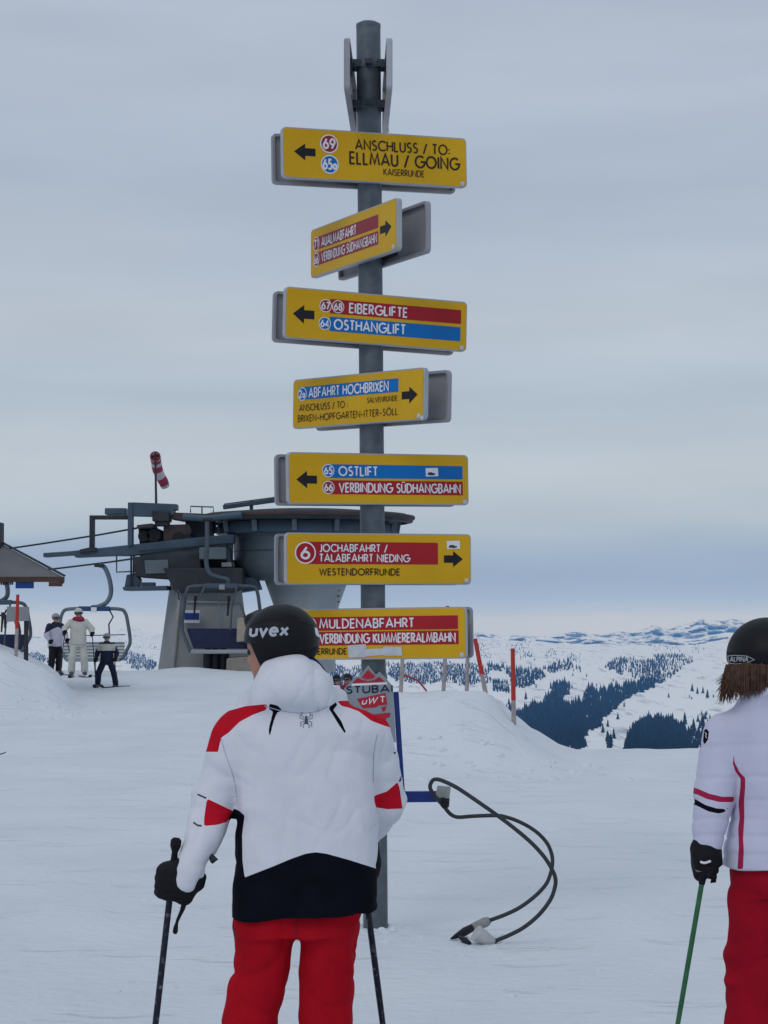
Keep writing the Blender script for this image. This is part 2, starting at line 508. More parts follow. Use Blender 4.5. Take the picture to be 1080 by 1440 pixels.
def text_strokes(txt, x0, x1, y0, cap, slant=0.0, words=False):
    """text fitted between x0 and x1, baseline y0: list of polylines"""
    sp = .27; xs = []; x = 0
    for ch in txt:
        xs.append(x); x += GL[ch][0] + sp
    W = x - sp; sx = (x1 - x0) / W
    out = []
    for ch, xx in zip(txt, xs):
        if words and (ch == ' ' or not out): out.append([])
        for st in GL[ch][1]:
            (out[-1] if words else out).append([(x0 + (xx + q[0] + slant * q[1]) * sx, y0 + q[1] * cap) for q in st])
    return [w for w in out if w] if words else out
def put_strokes(mb, strokes, t, fn, zstep=.00006):
    """fn(x, y, lift) -> 3-D point"""
    for k, st in enumerate(strokes):
        rr = strip(st, t); vs = []; fs = []
        for l, r in rr:
            vs += [fn(l[0], l[1], (k % 5) * zstep), fn(r[0], r[1], (k % 5) * zstep)]
        fs = [(2 * i, 2 * i + 1, 2 * i + 3, 2 * i + 2) for i in range(len(rr) - 1)]
        mb.add(vs, fs)
def refine(st, step):
    out = [st[0]]
    for a, b in zip(st[:-1], st[1:]):
        n = max(1, int(math.hypot(b[0] - a[0], b[1] - a[1]) / step))
        out += [(a[0] + (b[0] - a[0]) * i / n, a[1] + (b[1] - a[1]) * i / n) for i in range(1, n + 1)]
    return out
def rrect(x0, z0, x1, z1, r, n=5):
    out = []
    for cx, cz, a in ((x1 - r, z1 - r, 0), (x0 + r, z1 - r, 90), (x0 + r, z0 + r, 180), (x1 - r, z0 + r, 270)):
        out += arc(cx, cz, r, r, a, a + 90, n)
    return out

# ------------------------------------------------------------------ ground
CX_ = [430, 500, 540, 560, 600, 640, 670, 690, 703, 716, 730, 742, 756, 770, 792]
CY_ = [1030, 985, 972, 966, 969, 964, 969, 975, 985, 1003, 1014, 1026, 1036, 1047, 1062]
LX_ = [-2000, -400, 0, 27, 51, 78, 89, 100, 120, 150]
LY_ = [890, 900, 912, 922, 933, 949, 964, 984, 999, 1005]
EX_ = [-3000, 215, 262, 400, 440, 476, 500, 530, 560, 770, 3000]
EY_ = [58.5, 59.5, 70, 78, 72, 50, 42, 31, 29, 27.1, 27.1]
def ground_z(X, Y):
    X = np.asarray(X, float); Y = np.asarray(Y, float)
    px = 540 + F * X / np.maximum(Y, 1.0)
    z = .2 * sstep(42, 55, Y)
    p3 = np.stack([X, Y, 0 * X], -1).reshape(-1, 3)
    n1 = fbm(p3, .35, 3).reshape(X.shape); n2 = fbm(p3, 1.7, 3).reshape(X.shape)
    z = z + .02 * n1 * sstep(3, 20, Y) + .014 * n2
    wob = 7 * vnoise(p3, .8).reshape(X.shape) + 3.5 * vnoise(p3, 2.6).reshape(X.shape)
    hb = np.maximum(0, 1.67 - (np.interp(px + wob, CX_, CY_) - HOR) * 25.5 / F) * (px < 800) * (px > 430)
    hb = hb * (1 + .09 * n1 + .05 * n2 * (hb > .15))
    z = z + hb * sstep(22.6, 25.6, Y + .3 * n1 - .0009 * (px - 640)) * (1 - sstep(26.5, 31, Y))
    hl = np.maximum(0, 1.67 - (np.interp(px + .5 * wob, LX_, LY_) - HOR) * 41 / F) * (px < 150)
    z = z + hl * (1 + .06 * n1) * sstep(36.5, 41.5, Y + .5 * n1) * (1 - sstep(44, 49, Y))
    # trodden snow round the foot of the sign pole and the hose end
    for cx, cy, r, h in ((-.045, 11.36, .19, .03), (-.02, 11.1, .3, .03), (.10, 11.3, .22, .03), (.55, 11.0, .3, .03)):
        q = np.hypot(X - cx, (Y - cy))
        z = z + h * np.exp(-(q / r) ** 2) * (1 + .5 * n2)
    z = z + .15 * np.exp(-((X + 5.4) / 1.2) ** 2 - ((Y - 58.2) / 1.6) ** 2) * (1 + .3 * n1)
    e = np.interp(px, EX_, EY_) + .25 * n1
    drop = np.maximum(0, Y - e)
    z = z - np.minimum(.35 * drop * sstep(0, 2.0, drop), 135)
    return z
def gz(X, Y): return float(ground_z(np.array([X]), np.array([Y]))[0])

def snow_mat():
    m = bpy.data.materials.new("packed_snow"); m.use_nodes = True
    nt = m.node_tree; b = nt.nodes['Principled BSDF']
    b.inputs['Roughness'].default_value = .7; b.inputs['Specular IOR Level'].default_value = .25
    tc = nt.nodes.new('ShaderNodeTexCoord')
    def nz(scale, detail, mp):
        mpn = nt.nodes.new('ShaderNodeMapping'); mpn.inputs['Scale'].default_value = mp
        nt.links.new(tc.outputs['Object'], mpn.inputs[0])
        n = nt.nodes.new('ShaderNodeTexNoise'); n.inputs['Scale'].default_value = scale; n.inputs['Detail'].default_value = detail
        nt.links.new(mpn.outputs[0], n.inputs[0]); return n.outputs[0]
    a = nz(.8, 6, (1, .6, 1)); c = nz(9, 4, (1, 1.3, 1)); t = nz(1.3, 6, (.85, 2.3, 1)); g = nz(60, 2, (1, 1, 1))
    r = nt.nodes.new('ShaderNodeValToRGB')
    r.color_ramp.elements[0].position = .35; r.color_ramp.elements[1].position = .65
    r.color_ramp.elements[0].color = (.67, .72, .77, 1); r.color_ramp.elements[1].color = (.73, .77, .815, 1)
    nt.links.new(a, r.inputs[0]); nt.links.new(r.outputs[0], b.inputs['Base Color'])
    def mth(op, x, y):
        n = nt.nodes.new('ShaderNodeMath'); n.operation = op
        for i, v in enumerate((x, y)):
            if isinstance(v, float): n.inputs[i].default_value = v
            else: nt.links.new(v, n.inputs[i])
        return n.outputs[0]
    # ski ruts: only the crests of the stretched noise
    rut = nt.nodes.new('ShaderNodeMapRange'); rut.interpolation_type = 'SMOOTHSTEP'
    rut.inputs[1].default_value = .56; rut.inputs[2].default_value = .66
    nt.links.new(t, rut.inputs[0])
    h = mth('ADD', mth('MULTIPLY', a, .5), mth('ADD', mth('MULTIPLY', c, .13), mth('ADD', mth('MULTIPLY', rut.outputs[0], -.12), mth('MULTIPLY', g, .018))))
    bp = nt.nodes.new('ShaderNodeBump'); bp.inputs['Strength'].default_value = .8; bp.inputs['Distance'].default_value = .22
    nt.links.new(h, bp.inputs['Height']); nt.links.new(bp.outputs[0], b.inputs['Normal'])
    return m
SNOW = snow_mat()
FARSNOW = M("far_snow", (.42, .45, .50), .85, scale=.012, spec=.05, col2=(.84, .86, .89), thr=(.33, .45))
_nt = FARSNOW.node_tree
_mp = _nt.nodes.new('ShaderNodeMapping'); _mp.inputs['Scale'].default_value = (3.4, .42, 5.0)
for _l in list(_nt.links):
    if _l.to_node.type == 'TEX_NOISE' and _l.to_socket.name == 'Vector': _nt.links.remove(_l)
_tc = [n for n in _nt.nodes if n.type == 'TEX_COORD'][0]; _nz = [n for n in _nt.nodes if n.type == 'TEX_NOISE'][0]
_nz.inputs['Roughness'].default_value = .65
_nt.links.new(_tc.outputs['Object'], _mp.inputs[0]); _nt.links.new(_mp.outputs[0], _nz.inputs['Vector'])
ts = np.linspace(-1, 1, 300); ts = np.sign(ts) * (np.abs(ts) * .45 + .45 * np.abs(ts) ** 3)
yr = np.concatenate([np.linspace(-7, 6, 27), np.linspace(6.2, 32, 190), np.geomspace(32.2, 80, 130), np.geomspace(82, 1700, 40)])
T_, Yg = np.meshgrid(ts, yr, indexing='ij')
Xg = T_ * (Yg + 12)
Zg = ground_z(Xg, Yg)
def grid_obj(name, X, Y, Z, mat):
    a, b = X.shape
    V = np.stack([X, Y, Z], -1).reshape(-1, 3)
    i = np.arange(a * b).reshape(a, b)
    Q = np.stack([i[:-1, :-1], i[1:, :-1], i[1:, 1:], i[:-1, 1:]], -1).reshape(-1, 4)
    me = bpy.data.meshes.new(name); me.from_pydata(V.tolist(), [], Q.tolist()); me.materials.append(mat)
    for p in me.polygons: p.use_smooth = True
    o = bpy.data.objects.new(name, me); COL.objects.link(o)
    return o
g_o = grid_obj("snow_ground", Xg, Yg, Zg, SNOW); g_o['kind'] = 'structure'

def clump(mb, x, y, r):
    z = gz(x, y) - .25 * r; n = 7
    prof = [(0, -.6), (.8, -.35), (1.0, .1), (.72, .55), (.3, .8)]
    vs = []
    for q_, h_ in prof[1:]:
        for j in range(n):
            k_ = r * q_ * random.uniform(.75, 1.2); a_ = 2 * pi * (j + random.uniform(-.3, .3)) / n
            vs.append((x + k_ * cos(a_) * 1.25, y + k_ * sin(a_), z + r * (h_ + random.uniform(-.12, .12))))
    fs = [(i * n + j, i * n + (j + 1) % n, (i + 1) * n + (j + 1) % n, (i + 1) * n + j) for i in range(3) for j in range(n)] + [list(range(3 * n, 4 * n))]
    mb.add(vs, fs)
_c = MB()
for i in range(26):
    a_ = random.uniform(0, 2 * pi); d_ = .075 + abs(random.gauss(0, .09)); clump(_c, -.045 + d_ * cos(a_), 11.36 + d_ * sin(a_) * 1.3, random.uniform(.010, .030))
for i in range(34): clump(_c, random.gauss(.52, .22), random.gauss(11.05, .25), random.uniform(.006, .020))
for i in range(90): clump(_c, random.uniform(-4, 4.5), random.uniform(8.2, 22), random.uniform(.006, .022))
for i in range(70): clump(_c, random.uniform(.1, 2.6) , random.uniform(22.2, 24.4), random.uniform(.02, .06))
for i in range(70): clump(_c, random.uniform(-8, -5), random.uniform(35.5, 38.8), random.uniform(.03, .08))
cl_o = _c.build('snow_clumps', SNOW, None, smooth=True); cl_o['kind'] = 'stuff'; cl_o['label'] = 'loose snow clumps around the pole foot and the banks'; cl_o['category'] = 'snow'

# ------------------------------------------------------------------ valley slopes and far mountains
TPY = [1100, 1085, 1060, 975, 930, 905, 893, 886]
TY = [1300, 1500, 2000, 3900, 5400, 7500, 9000, 9600]
def terr_pt(px, py):
    """points of the valley slopes; rows of the photograph mapped onto rising ground"""
    px = np.asarray(px, float); py = np.asarray(py, float)
    Y = np.interp(-py, [-p for p in TPY], TY)
    q = np.stack([px, py * 1.6, 0 * px], -1).reshape(-1, 3)
    Y = Y * (1 + .035 * vnoise(q, 1 / 70).reshape(px.shape) + .012 * vnoise(q, 1 / 19).reshape(px.shape))
    u, v = (px - 540) / F, (720 - py) / F
    dy = cos(TH) - v * sin(TH); dz = sin(TH) + v * cos(TH)
    return u * Y / dy, Y, CAM.z + dz * Y / dy
pxs = np.linspace(-900, 2000, 420)
def skyline(px):
    q = np.stack([px, 0 * px, 0 * px], -1)
    base = np.interp(px, [-900, 0, 130, 150, 187, 203, 227, 300, 440, 640, 760, 900, 960, 1010, 1072, 1200, 2000],
                     [896, 897, 896, 893, 878, 888, 888, 897, 897, 900, 903, 908, 906, 901, 890, 884, 884])
    return base + 1.6 * vnoise(q, 1 / 40) + .8 * vnoise(q, 1 / 11)
tt = np.linspace(0, 1, 110)
top = skyline(pxs)
PX, T2 = np.meshgrid(pxs, tt, indexing='ij')
PY = 1100 + (top[:, None] - 1100) * T2 ** .85
X, Y, Z = terr_pt(PX, PY)
X = np.concatenate([X, X[:, -1:] * 1.02, X[:, -1:] * 1.1], 1)
Y = np.concatenate([Y, Y[:, -1:] + 180, Y[:, -1:] + 800], 1)
Z = np.concatenate([Z, Z[:, -1:] - 4, Z[:, -1:] - 130], 1)
t_o = grid_obj("valley_terrain", X, Y, Z, FARSNOW); t_o['kind'] = 'structure'

def rock_mat():
    m = bpy.data.materials.new("rock_and_snow"); m.use_nodes = True
    nt = m.node_tree; b = nt.nodes['Principled BSDF']; b.inputs['Roughness'].default_value = .9
    b.inputs['Specular IOR Level'].default_value = .1
    tc = nt.nodes.new('ShaderNodeTexCoord')
    mp = nt.nodes.new('ShaderNodeMapping'); mp.inputs['Scale'].default_value = (.020, .0016, .034)
    mp.inputs['Rotation'].default_value = (0, .5, 0)
    nt.links.new(tc.outputs['Object'], mp.inputs[0])
    n = nt.nodes.new('ShaderNodeTexNoise'); n.inputs['Scale'].default_value = 1.0; n.inputs['Detail'].default_value = 8; n.inputs['Roughness'].default_value = .68
    nt.links.new(mp.outputs[0], n.inputs[0])
    r = nt.nodes.new('ShaderNodeValToRGB')
    r.color_ramp.elements[0].position = .39; r.color_ramp.elements[1].position = .51
    r.color_ramp.elements[0].color = (.10, .11, .13, 1); r.color_ramp.elements[1].color = (.86, .88, .92, 1)
    nt.links.new(n.outputs[0], r.inputs[0]); nt.links.new(r.outputs[0], b.inputs['Base Color'])
    return m
ROCK = rock_mat()
pk = [(-900, 884), (-300, 890), (0, 893), (100, 896), (440, 893), (560, 894), (640, 892), (660, 893), (672, 889), (678, 887), (686, 891), (707, 896), (740, 897),
      (770, 894), (790, 891), (806, 888), (820, 889), (836, 893), (855, 890), (876, 888), (890, 890), (904, 885), (912, 882), (918, 878), (926, 882),
      (933, 885), (944, 884), (953, 881), (965, 877), (975, 875), (988, 871), (996, 873), (1006, 872), (1017, 874), (1031, 870), (1050, 873), (1080, 878), (1200, 882), (1500, 878), (2000, 886)]
pp = np.arange(-900, 2000, 2.5)
cr = np.interp(pp, [a for a, _ in pk], [b for _, b in pk])
q1 = np.stack([pp, 0 * pp, 0 * pp + 3], -1)
cr = cr + .8 * vnoise(q1, 1 / 9.) + .4 * vnoise(q1, 1 / 4.)
rows = 26
PXm, Tm = np.meshgrid(pp, np.linspace(0, 1, rows), indexing='ij')
Ym = 11200 + 1500 * Tm
PYm = 915 + (cr[:, None] - 915) * Tm
qm = np.stack([PXm, 300 * Tm, 0 * Tm], -1).reshape(-1, 3)
rid = (1 - 2 * np.abs(vnoise(qm, 1 / 28.)) + .5 * (1 - 2 * np.abs(vnoise(qm, 1 / 11.)))).reshape(PXm.shape)
Ym = Ym - 420 * rid * (1 - np.abs(2 * Tm - 1) ** 2)
u, v = (PXm - 540) / F, (720 - PYm) / F
dy = cos(TH) - v * sin(TH); dz = sin(TH) + v * cos(TH)
Xm, Zm = u * Ym / dy, CAM.z + dz * Ym / dy
Xm = np.concatenate([Xm, Xm[:, -1:]], 1); Ym = np.concatenate([Ym, Ym[:, -1:] + 700], 1); Zm = np.concatenate([Zm, Zm[:, -1:] - 220], 1)
m_o = grid_obj("mountain_range", Xm, Ym, Zm, ROCK); m_o['kind'] = 'structure'

# a nearer line of white ridges in front of the high peaks
pk2 = [(-900, 894), (0, 899), (300, 900), (440, 899), (560, 899), (640, 898), (668, 894), (690, 897), (712, 893.5), (735, 892), (752, 895), (775, 897), (800, 900), (822, 896), (845, 895.5), (870, 899), (895, 901), (915, 896), (938, 893), (955, 897), (975, 899), (1000, 893), (1020, 889), (1045, 890), (1072, 888), (1200, 892), (2000, 893)]
cr2 = np.interp(pp, [a for a, _ in pk2], [b for _, b in pk2]) + .7 * vnoise(q1 + 40, 1 / 10.) + .35 * vnoise(q1 + 40, 1 / 4.)
Ym2 = 9750 + 900 * Tm - 260 * rid * (1 - np.abs(2 * Tm - 1) ** 2)
PY2 = 922 + (cr2[:, None] - 922) * Tm
v2 = (720 - PY2) / F
dy2 = cos(TH) - v2 * sin(TH); dz2 = sin(TH) + v2 * cos(TH)
X2, Z2 = u * Ym2 / dy2, CAM.z + dz2 * Ym2 / dy2
ROCK2 = ROCK.copy(); ROCK2.name = 'snowy_ridge'
for n_ in ROCK2.node_tree.nodes:
    if n_.type == 'VALTORGB': n_.color_ramp.elements[0].position = .33; n_.color_ramp.elements[1].position = .47; n_.color_ramp.elements[0].color = (.22, .25, .28, 1)
m2_o = grid_obj("snowy_hills", np.concatenate([X2, X2[:, -1:]], 1), np.concatenate([Ym2, Ym2[:, -1:] + 500], 1), np.concatenate([Z2, Z2[:, -1:] - 200], 1), ROCK2); m2_o['kind'] = 'structure'

# ------------------------------------------------------------------ woods
FOREST = M("spruce_needles", (.010, .016, .012), .9, var=.35, scale=.05, spec=.1)
BARK = M("spruce_bark", (.06, .045, .035), .9, scale=3)
def spruce_template(n=7, tiers=4, seed=0):
    r = np.random.default_rng(seed); V = []; Fc = []
    for k in range(tiers):
        z0 = .08 + .2 * k; z1 = min(1.0, z0 + .42 - .03 * k); R = .20 * (1 - .21 * k)
        b = len(V)
        for j in range(n):
            a = 2 * pi * (j + .5 * (k % 2)) / n; rr = R * (1 + .28 * r.uniform(-1, 1))
            V.append((rr * cos(a), rr * sin(a), z0 + .04 * r.uniform(-1, 1)))
        V.append((0, 0, z1)); V.append((0, 0, z0 + .05))
        for j in range(n):
            Fc.append((b + j, b + (j + 1) % n, b + n)); Fc.append((b + (j + 1) % n, b + j, b + n + 1))
    return np.array(V), np.array(Fc)
TPL = [spruce_template(seed=i) for i in range(5)]
def wood(polys, step, dens, hgt, label):
    pts = []
    for poly in polys:
        P = np.array(poly, float); lo, hi = P.min(0), P.max(0)
        gx = np.arange(lo[0] - 2, hi[0] + 2, step[0]); gy = np.arange(lo[1] - 1, hi[1] + 1, step[1])
        A, B = np.meshgrid(gx, gy); A = A.ravel() + rng.uniform(-.5, .5, A.size) * step[0]; B = B.ravel() + rng.uniform(-.5, .5, B.size) * step[1]
        q = np.stack([A, B * 2, 0 * A], -1)
        d = polysd(A, B, poly) + 3.5 * vnoise(q, 1 / 9.) + 2.2 * vnoise(q + 7, 1 / 3.5) * (dens < 1.01)
        hole = vnoise(q + 31, 1 / 6.) > .72
        keep = (d < 0) & ~hole & (rng.random(A.size) < np.clip(dens + .55 * vnoise(q, 1 / 14.) * (dens < .95), .02, 1))
        pts.append(np.stack([A[keep], B[keep]], -1))
    pts = np.concatenate(pts)
    x, y, z = terr_pt(pts[:, 0], pts[:, 1])
    VV = []; FF = []; o = 0
    for i in range(len(pts)):
        V, Fc = TPL[i % 5]; h = hgt * rng.uniform(.5, 1.25); a = rng.uniform(0, 6.28)
        c, s_ = cos(a) * h, sin(a) * h
        VV.append(np.stack([V[:, 0] * c - V[:, 1] * s_ + x[i], V[:, 0] * s_ + V[:, 1] * c + y[i], V[:, 2] * h + z[i] - .06 * h], -1)); FF.append(Fc + o); o += len(V)
    me = bpy.data.meshes.new("forest"); me.from_pydata(np.concatenate(VV).tolist(), [], np.concatenate(FF).tolist()); me.materials.append(FOREST)
    ob = bpy.data.objects.new("forest", me); COL.objects.link(ob)
    ob['kind'] = 'stuff'; ob['label'] = label; ob['category'] = 'forest'
    return ob
Z8 = lambda pts: [(700 + x / 2.842, 840 + y / 2.842) for x, y in pts]
Z7 = lambda pts: [(440 + x / 3, 840 + y / 3) for x, y in pts]
Z5 = lambda pts: [(x / 3, 600 + y / 3) for x, y in pts]
wood([Z8([(95, 510), (190, 585), (250, 600), (365, 610), (330, 570), (400, 515), (450, 460), (495, 430), (560, 385), (655, 342), (600, 332), (540, 345), (500, 362), (430, 372), (358, 372), (340, 420), (275, 440), (262, 415), (310, 355), (225, 345), (185, 430), (110, 455), (70, 470), (70, 500)])],
     (3.0, 1.7), 1.0, 15, 'dark spruce forest filling the gully below the open ski slope')
wood([Z8([(420, 268), (500, 246), (590, 258), (650, 235), (720, 225), (785, 240), (745, 278), (700, 318), (640, 335), (560, 335), (520, 310), (425, 288)])],
     (2.2, 1.3), .68, 9, 'patchy spruce wood along the upper edge of the open ski slope')
wood([Z8([(38, 300), (95, 286), (180, 292), (186, 318), (130, 362), (70, 358)])], (3.0, 1.7), 1.0, 13, 'small dark spruce wood right of the red marker pole on the slope')
wood([Z8([(-40, 268), (50, 276), (50, 300), (-40, 300)]), Z8([(190, 268), (280, 256), (340, 288), (205, 306)]), Z8([(-20, 335), (46, 345), (40, 380), (-20, 378)]), Z8([(2, 432), (66, 428), (78, 462), (5, 462)])],
     (2.8, 1.6), .75, 11, 'scattered spruce woods on the white slopes near the marker poles')
knoll = [(925 + 47 * cos(radians(a)), 1054 - 40 * sin(radians(a))) for a in range(0, 181, 10)] + [(878, 1075), (972, 1075)]
wood([knoll], (2.6, 1.5), 1.0, 13, 'rounded dark copse standing behind the edge of the plateau')
wood([Z8([(760, 520), (800, 495), (850, 480), (870, 610), (790, 625), (770, 580)]), Z8([(240, 565), (300, 560), (360, 600), (250, 610)]), Z8([(430, 590), (470, 560), (450, 605)])],
     (3.2, 2.4), .5, 13, 'thin spruce wood beside the rounded copse on the slope')
wood([Z7([(310, 282), (640, 282), (745, 300), (750, 372), (640, 378), (560, 362), (470, 372), (330, 352)]), [(435, 935), (545, 940), (545, 985), (435, 985)]],
     (2.2, 1.3), .82, 8, 'blue hazy spruce forest on the slope behind the sign pole')
wood([Z5([(540, 945), (600, 968), (662, 1000), (642, 1032), (560, 1015), (515, 985)]), Z5([(120, 960), (240, 990), (230, 1010), (120, 985)])],
     (2.0, 1.2), .96, 8, 'blue hazy spruce forest on the slope left of the lift pylon')
wood([Z8([(100, 190), (330, 230), (330, 262), (90, 250)]), Z8([(600, 185), (840, 190), (820, 222), (640, 222)]), Z7([(700, 200), (980, 170), (980, 240), (700, 262)]), Z5([(470, 880), (660, 890), (660, 940), (520, 935)])],
     (3.4, 1.7), .34, 7, 'thinly scattered far trees on the white upper slopes')

def lone_tree(px, py, h, seed, label, proto=[None]):
    x, y, z = [float(a[0]) for a in terr_pt(np.array([px]), np.array([py]))]
    if proto[0] is None:
        t = thing('spruce_tree', label, 'tree', (x, y, z), 'lone spruces on the open slopes')
        V, Fc = spruce_template(9, 5, 99)
        V = V * np.array((1.05, 1.05, 1)); V[:, 2] = V[:, 2] + .03
        mb = MB(); mb.add(V.tolist(), Fc.tolist()); mb.build('crown', FOREST, t, local=True)
        mb = MB(); mb.tube([(0, 0, -.05), (0, 0, .3)], [.022, .015], 6); mb.build('trunk', BARK, t, local=True)
        proto[0] = t
    else:
        t = proto[0].copy(); COL.objects.link(t); t.location = (x, y, z); t['label'] = label
        for ch in proto[0].children:
            c = ch.copy(); COL.objects.link(c); c.parent = t
    t.scale = (h * 1.1, h * 1.1, h); t.rotation_euler = (0, 0, seed * 1.7)
cl = ['leftmost spruce of the row of four on the white slope', 'second spruce from the left in the row of four on the white slope',
      'third spruce from the left in the row of four on the white slope', 'rightmost and lowest spruce of the row of four on the white slope']
for i, (x, y, h) in enumerate(((777, 378, 13.5), (798, 388, 11.5), (820, 386, 11.5), (838, 405, 14))):
    lone_tree(700 + x / 2.842, 840 + y / 2.842, h * 1.15, i, cl[i])
lone_tree(700 + 112 / 2.842, 840 + 410 / 2.842, 15, 3, 'single tall spruce in the snow gap left of the gully forest')
for i, (x, y, h) in enumerate(((683, 402, 8), (748, 512, 15), (462, 336, 6), (395, 356, 6), (153, 362, 7), (785, 540, 12), (815, 520, 12), (800, 500, 9), (830, 490, 10),
                               (445, 600, 10), (505, 440, 8), (480, 490, 9), (440, 520, 9), (420, 545, 10), (330, 300, 7), (355, 318, 7), (300, 315, 7), (705, 300, 7), (730, 290, 6), (760, 262, 6), (690, 325, 7),
                               (766, 402, 5), (775, 408, 5), (862, 402, 6), (815, 470, 6), (835, 470, 6), (600, 368, 8), (620, 356, 8))):
    lone_tree(700 + x / 2.842, 840 + y / 2.842, h * 1.2, i, 'small lone spruce dotted on the open white slope')

# ------------------------------------------------------------------ sign pole
D = F / 264.0
GALV = M("galvanised_steel", (.085, .105, .125), .5, .35, col2=(.135, .158, .18), scale=14, bump=.04, bscale=60)
ALU = M("aluminium_rim", (.38, .40, .43), .45, .3, var=.06, scale=10)
ALUBACK = M("grey_panel_back", (.30, .30, .33), .6, .1, var=.10, scale=5)
YEL = M("yellow_sign_paint", (.58, .325, .006), .45, var=.05, scale=3, col2=(.65, .375, .010), thr=(.35, .7))
BLK = M("black_vinyl", (.012, .012, .016), .5)
REDV = M("red_vinyl", (.34, .012, .02), .45, var=.10, scale=5)
MAROON = M("faded_maroon_vinyl", (.26, .03, .045), .5, var=.10, scale=5)
BLUV = M("blue_vinyl", (.001, .14, .44), .42, var=.08, scale=5)
WHTV = M("white_vinyl", (.74, .74, .78), .5, var=.04, scale=9)
TEXTW = M("white_lettering", (.72, .70, .75), .5, var=.03)
TAPE = M("pale_tape", (.50, .52, .56), .35, var=.10, scale=20)
DARKM = M("dark_bracket_steel", (.05, .06, .075), .5, .4)
LBROWN = M("dark_brown_lettering", (.028, .018, .012), .5)

pole = thing('sign_pole', 'tall grey galvanised steel pole carrying the stack of yellow signs', 'pole', (at(528.2, 1310, D).x, D, 0))
pb, ptop = at(528.2, 1310, D), at(518.0, 36, D)
dirp = (ptop - pb).normalized()
mb = MB(); mb.tube([pb - dirp * .4, pb, (pb + ptop) / 2, ptop], .0653, 40)
mb.build('tube', GALV, pole, smooth=True)
mb = MB(); mb.lathe(ptop, [(.0, .022), (.045, .018), (.0662, .006), (.0668, -.012), (.0660, -.013)], 40)
mb.build('cap', GALV, pole, smooth=True)

def pole_at(py):
    t = (py - 36) / (1310 - 36)
    return ptop.lerp(pb, t)

W_, H_ = 1.0477, .2713
SEP = .1
def tray(mb, W, H, yf, yb, lip=.014):
    """shallow folded tray: closed face at yf, open back at yb"""
    s = 1 if yb > yf else -1
    o = rrect(-W / 2, -H / 2, W / 2, H / 2, .024); n = len(o)
    i = rrect(-W / 2 + lip, -H / 2 + lip, W / 2 - lip, H / 2 - lip, .014)
    o2 = rrect(-W / 2 + .003, -H / 2 + .003, W / 2 - .003, H / 2 - .003, .022)
    yr = yf + s * .007
    V = [(x, yf, z) for x, z in o2] + [(x, yf + s * .003, z) for x, z in o] + [(x, yb, z) for x, z in o] + [(x, yb, z) for x, z in i] + [(x, yr, z) for x, z in i]
    Fc = [list(range(n))] + [list(range(4 * n, 5 * n))]
    for k in range(4):
        Fc += [(k * n + j, k * n + (j + 1) % n, (k + 1) * n + (j + 1) % n, (k + 1) * n + j) for j in range(n)]
    mb.add(V, Fc)

